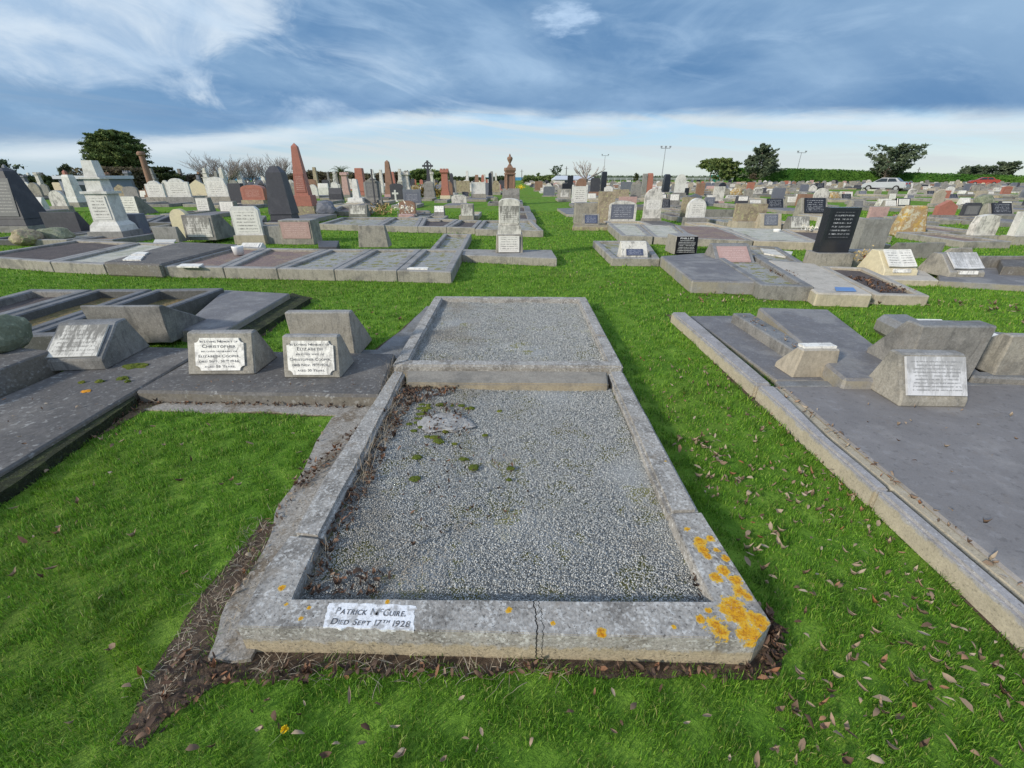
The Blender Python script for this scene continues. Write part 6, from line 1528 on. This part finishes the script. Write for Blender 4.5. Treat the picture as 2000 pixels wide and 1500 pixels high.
car(1918, 362, R(60), 'carred', 'red car half hidden by headstones at the far right')
# teal kiosk shape beneath the conifers
bm = bmesh.new(); 
for k in range(3): box(bm, -1.5+k*1.2, -.7+k*1.2, 0, .5, 0, 2.0)
o = obj('field_shelter', bm, 'cable_teal'); o.location = (wpos(1394, 150), 150, 0); tag(o, 'small teal panels under the bushy conifer', 'shelter')

# ---------------------------------------------------------------- grass blades, leaves, stalks
def inside(P, poly):
    x, y = P[:, 0], P[:, 1]; c = np.zeros(len(P), bool); n = len(poly)
    for i in range(n):
        (x0, y0), (x1, y1) = poly[i], poly[(i+1) % n]
        if y0 == y1: continue
        c ^= ((y0 > y) != (y1 > y)) & (x < (x1-x0)*(y-y0)/(y1-y0)+x0)
    return c
POLY = [(np.array(p), np.array(p).min(0), np.array(p).max(0)) for p in OCC]
def free(P):
    ok = np.ones(len(P), bool)
    rj = np.random.default_rng(len(P)); PJ = P+rj.normal(0, .022, P.shape)
    for p in SOFT:
        ok &= ~inside(PJ, p) | (rj.random(len(P)) < .03)
    for poly, lo, hi in POLY:
        m_ = ok & (P[:, 0] >= lo[0]) & (P[:, 0] <= hi[0]) & (P[:, 1] >= lo[1]) & (P[:, 1] <= hi[1]); idx = np.nonzero(m_)[0]
        if len(idx): ok[idx[inside(P[idx], [tuple(q) for q in poly])]] = False
    return ok
def fnoise(P, f, s=0.0): return np.array([mnoise.noise(Vector((a*f, b_*f, s))) for a, b_ in P])
def blades(Y0, Y1, dens, ln, wd, seed):
    rng = np.random.default_rng(seed); V = []; 
    hw = lambda y: 1.2*(y*CP+H*SP)+.25
    n = int(dens*(Y1-Y0)*2*hw((Y0+Y1)/2)); Y = rng.uniform(Y0, Y1, int(n*1.25)); X = rng.uniform(-1, 1, len(Y))*hw(Y1)
    k = np.abs(X) < hw(Y); P = np.stack([X[k], Y[k]], 1); P = P[free(P)]
    cl = fnoise(P, 9.0); big = fnoise(P, 1.1, 5)
    k = rng.random(len(P)) < np.clip(.75+cl*.9, .12, 1); P, cl, big = P[k], cl[k], big[k]; n = len(P)
    L = ln*rng.uniform(.45, 1.25, n)*np.clip(1+cl*.9+big*.5, .45, 1.9); w = wd*rng.uniform(.6, 1.2, n)
    a = rng.uniform(0, 2*math.pi, n); la = a+rng.normal(0, .8, n)+np.pi/2; lean = np.abs(rng.normal(.35, .38, n)); lean = np.clip(lean, 0, 1.3)
    dx, dy = np.cos(a)*w/2, np.sin(a)*w/2
    def pt(t, side, bend):
        ll = lean*bend; return np.stack([P[:, 0]+np.cos(la)*np.sin(ll)*L*t+dx*side, P[:, 1]+np.sin(la)*np.sin(ll)*L*t+dy*side, np.cos(ll)*L*t], 1)
    V = np.stack([pt(0, -1, 1), pt(0, 1, 1), pt(.55, .8, .8), pt(.55, -.8, .8), pt(1, 0, 1.5)], 1); V[:, :2, 2] -= .004
    V[:, 4, 2] = np.maximum(V[:, 4, 2], .006)
    b0 = np.arange(n)[:, None]*5
    return V.reshape(-1, 3), np.concatenate([b0+np.array([[0, 1, 2]]), b0+np.array([[0, 2, 3]]), b0+np.array([[3, 2, 4]])])
VV, FF, off = [], [], 0
for k, args in enumerate([(.45, 1.5, 26000, .030, .0030), (1.5, 2.6, 16000, .031, .0038), (2.6, 4.5, 7000, .033, .0056), (4.5, 8, 2400, .035, .009), (8, 14, 700, .038, .016), (14, 24, 180, .05, .03)]):
    V, Fc = blades(*args, 100+k); VV.append(V); FF.append(Fc+off); off += len(V)
o = arr_mesh('grass', np.concatenate(VV), np.concatenate(FF), 'grass'); tag(o, 'mown green grass between the graves', 'grass', kind='stuff')
print('grass verts', off)
def leaves(name, sets, mat, label, seed):
    rng = np.random.default_rng(seed); V = []; Fc = []
    for (poly, z, n, L, tilt) in sets:
        q = np.array([G(x, y, z) for x, y in poly]); lo, hi = q.min(0), q.max(0)
        P = rng.uniform(lo, hi, (n*6, 2)); P = P[inside(P, [tuple(a) for a in q])][:n]
        for x, y in P:
            a = rng.uniform(0, 2*math.pi); l = L*rng.uniform(.5, 1.2); w = l*rng.uniform(.18, .5); cu = rng.uniform(-.4, .8)*l; tl = rng.normal(0, tilt); tw = rng.normal(0, tilt)
            ca, sa = math.cos(a), math.sin(a); k = len(V); zz = z+rng.uniform(.004, .022)+abs(math.sin(tl))*l*.4
            for (u, v, c) in ((-.5, 0, 1), (-.22, .42, .3), (-.22, -.42, .3), (.18, .5, .1), (.18, -.5, .1), (.5, 0, .8), (-.2, 0, -.3), (.15, 0, -.4)):
                lx, ly, lz = u*l, v*w, c*cu+v*v*w*.9
                lz2 = lz+lx*math.sin(tl)+ly*math.sin(tw); V.append((x+lx*ca-ly*sa, y+lx*sa+ly*ca, max(zz+lz2, z+.003)))
            for t in ((0, 2, 6), (0, 6, 1), (6, 2, 4), (6, 4, 7), (1, 6, 7), (1, 7, 3), (7, 4, 5), (3, 7, 5)): Fc.append(tuple(k+i for i in t))
    o = arr_mesh(name, V, Fc, mat); tag(o, label, 'leaves', kind='stuff')
AISLE = [(1240, 700), (1400, 700), (1700, 1000), (2000, 1330), (2000, 1500), (1000, 1500), (1000, 1345), (1540, 1335)]
leaves('fallen_leaves', [(AISLE, .012, 250, .037, .35), ([(1600, 900), (1990, 1330), (1990, 1420), (1700, 1200), (1500, 950)], .012, 100, .037, .35), ([(1300, 850), (1470, 1120), (1560, 1110), (1400, 850)], .01, 90, .045, .4),
    ([(1540, 1240), (2000, 1260), (2000, 1500), (1500, 1500)], .012, 70, .042, .35),
    ([(0, 830), (640, 830), (450, 1150), (240, 1500), (0, 1500)], .012, 60, .042, .35), ([(300, 1500), (1000, 1500), (1000, 1350), (500, 1360)], .012, 26, .038, .35), ([(470, 1100), (600, 900), (640, 830), (600, 930), (500, 1110), (420, 1240)], .012, 50, .03, .35),
    ([(1000, 450), (1300, 560), (1300, 700), (1240, 700), (1160, 560)], .01, 50, .05, .3), ([(1300, 590), (1900, 600), (2000, 640), (2000, 590), (1300, 570)], .01, 120, .07, .3), ([(600, 600), (840, 600), (740, 680), (560, 660)], .01, 25, .05, .3),
    ([(1560, 790), (1980, 800), (2000, 1150), (1900, 1080)], .102, 22, .035, .25), ([(0, 780), (240, 770), (60, 880), (0, 900)], .102, 14, .03, .25), ([(420, 742), (740, 745), (740, 765), (300, 762)], .112, 26, .022, .3),
    ([(1503, 755), (1526, 755), (2120, 1240), (2095, 1240)], .087, 60, .04, .3), ([(1440, 615), (1462, 615), (1600, 700), (1570, 700)], .18, 30, .04, .3)], 'leaf', 'fallen leaves scattered over the grass', 7)
leaves('dead_leaves', [([(245, 1440), (340, 1255), (430, 1290), (430, 1345), (300, 1450)], .006, 60, .036, .4), ([(400, 1300), (1500, 1308), (1535, 1332), (900, 1325), (430, 1345)], .006, 190, .034, .5), ([(1490, 1180), (1530, 1240), (1520, 1330), (1490, 1300)], .006, 60, .045, .5),
    ([(785, 748), (830, 748), (800, 800), (770, 860), (700, 1000), (640, 1120), (585, 1160), (620, 1040), (700, 900)], .09, 520, .036, .5), ([(790, 752), (905, 752), (880, 775), (790, 795)], .093, 230, .036, .5), ([(640, 1120), (770, 1120), (740, 1165), (590, 1165)], .09, 60, .035, .4),
    ([(830, 800), (870, 788), (925, 800), (925, 850), (850, 862), (825, 830)], .094, 90, .032, .5), ([(1190, 750), (1215, 750), (1230, 800), (1215, 800)], .09, 30, .03, .4), ([(1340, 1120), (1372, 1120), (1385, 1168), (1365, 1168)], .09, 30, .03, .4),
    ([(780, 860), (1000, 880), (1050, 1000), (720, 1100)], .096, 60, .03, .3),
    ([(255, 775), (745, 782), (745, 800), (255, 790)], .006, 420, .035, .4), ([(-100, 1000), (255, 775), (290, 795), (60, 935), (-60, 1020)], .006, 160, .04, .4), ([(560, 960), (760, 780), (750, 800), (590, 960)], .03, 110, .035, .4),
    ([(1500, 530), (1540, 532), (1580, 550), (1560, 556)], .16, 120, .05, .4), ([(1640, 540), (1700, 545), (1790, 572), (1720, 572)], .12, 200, .05, .4)], 'leafbrown', 'brown dead leaves heaped along the kerbs', 8)
def stalks(name, line, z, n, L, spread, mat, label, seed, up=.9):
    rng = np.random.default_rng(seed); V = []; Fc = []
    q = [G(x, y, z) for x, y in line]
    for i in range(n):
        t = rng.random()*(len(q)-1); k0 = int(t); f = t-k0; bx = q[k0][0]*(1-f)+q[k0+1][0]*f+rng.normal(0, spread); by = q[k0][1]*(1-f)+q[k0+1][1]*f+rng.normal(0, spread)
        a = rng.uniform(0, 2*math.pi); l = L*rng.uniform(.4, 1.3); el = abs(rng.normal(up, .45)); w = .0013; p = Vector((bx, by, z)); d = Vector((math.cos(a)*math.cos(el), math.sin(a)*math.cos(el), math.sin(el))); sd_ = Vector((-math.sin(a), math.cos(a), 0))*w
        k = len(V)
        for s in range(5):
            V += [tuple(p-sd_*(1-s*.18)), tuple(p+sd_*(1-s*.18))]; p = p+d*l/4; d = (d+Vector((rng.normal(0, .12), rng.normal(0, .12), -.22))).normalized(); p.z = max(p.z, z+.002)
        for s in range(4): Fc.append((k+2*s, k+2*s+1, k+2*s+3, k+2*s+2))
    o = arr_mesh(name, V, Fc, mat); tag(o, label, 'dry grass', kind='stuff')
stalks('dry_grass', [(775, 740), (770, 800), (735, 870), (700, 960)], .09, 520, .13, .03, 'dryblade', 'dry grass stalks leaning over the left kerb', 3)
stalks('dry_grass', [(700, 960), (640, 1080), (600, 1150)], .085, 150, .09, .03, 'dryblade', 'thin dry stalks along the lower left kerb', 4, .5)
stalks('dry_grass', [(500, 1300), (760, 1305), (1100, 1312)], .01, 160, .08, .02, 'dryblade', 'dry stalks under the front kerb', 5, .3)
stalks('dry_grass', [(520, 1010), (440, 1130), (380, 1230), (300, 1380)], .008, 260, .05, .045, 'dryblade', 'dry stalks on the bare soil left of the footing', 11, .25)
stalks('dry_grass', [(600, 930), (520, 1060), (440, 1220)], .024, 120, .045, .04, 'dryblade', 'dry stalks lying on the concrete footing', 12, .1)
stalks('dry_grass', [(270, 782), (740, 786)], .01, 420, .04, .03, 'dryblade', 'dry moss stalks below the couple slab', 13, .3)
stalks('dry_grass', [(780, 700), (745, 790)], .06, 120, .16, .02, 'dryblade', 'dry stalks at the kerb corner', 6, 1.1)
stalks('dry_grass', [(860, 960), (760, 1150), (900, 1000)], .09, 90, .06, .06, 'dryblade', 'dry stalks lying on the gravel', 9, .1)
# dandelion
x, y = G(527, 1462, 0); x2, y2 = G(560, 1434, .02)
r = empty('dandelion', (x, y, 0)); tag(r, 'single yellow dandelion lying in the foreground grass', 'flower')
bm = bmesh.new(); tube(bm, (0, 0, .012), (x2-x, y2-y, .045), .0022, .0018, 6); obj('stem', bm, 'stem', r)
V = []; Fc = []; rg = random.Random(2)
for i in range(60):
    a = rg.uniform(0, 6.28); e = rg.uniform(.1, 1.4); l = .013; k = len(V); c = Vector((x2-x, y2-y, .046)); d = Vector((math.cos(a)*math.cos(e), math.sin(a)*math.cos(e), math.sin(e))); s = d.orthogonal().normalized()*.0025
    V += [tuple(c), tuple(c+d*l+s), tuple(c+d*l-s)]; Fc.append((k, k+1, k+2))
arr_mesh('flower_head', V, Fc, 'petal_yellow', r)
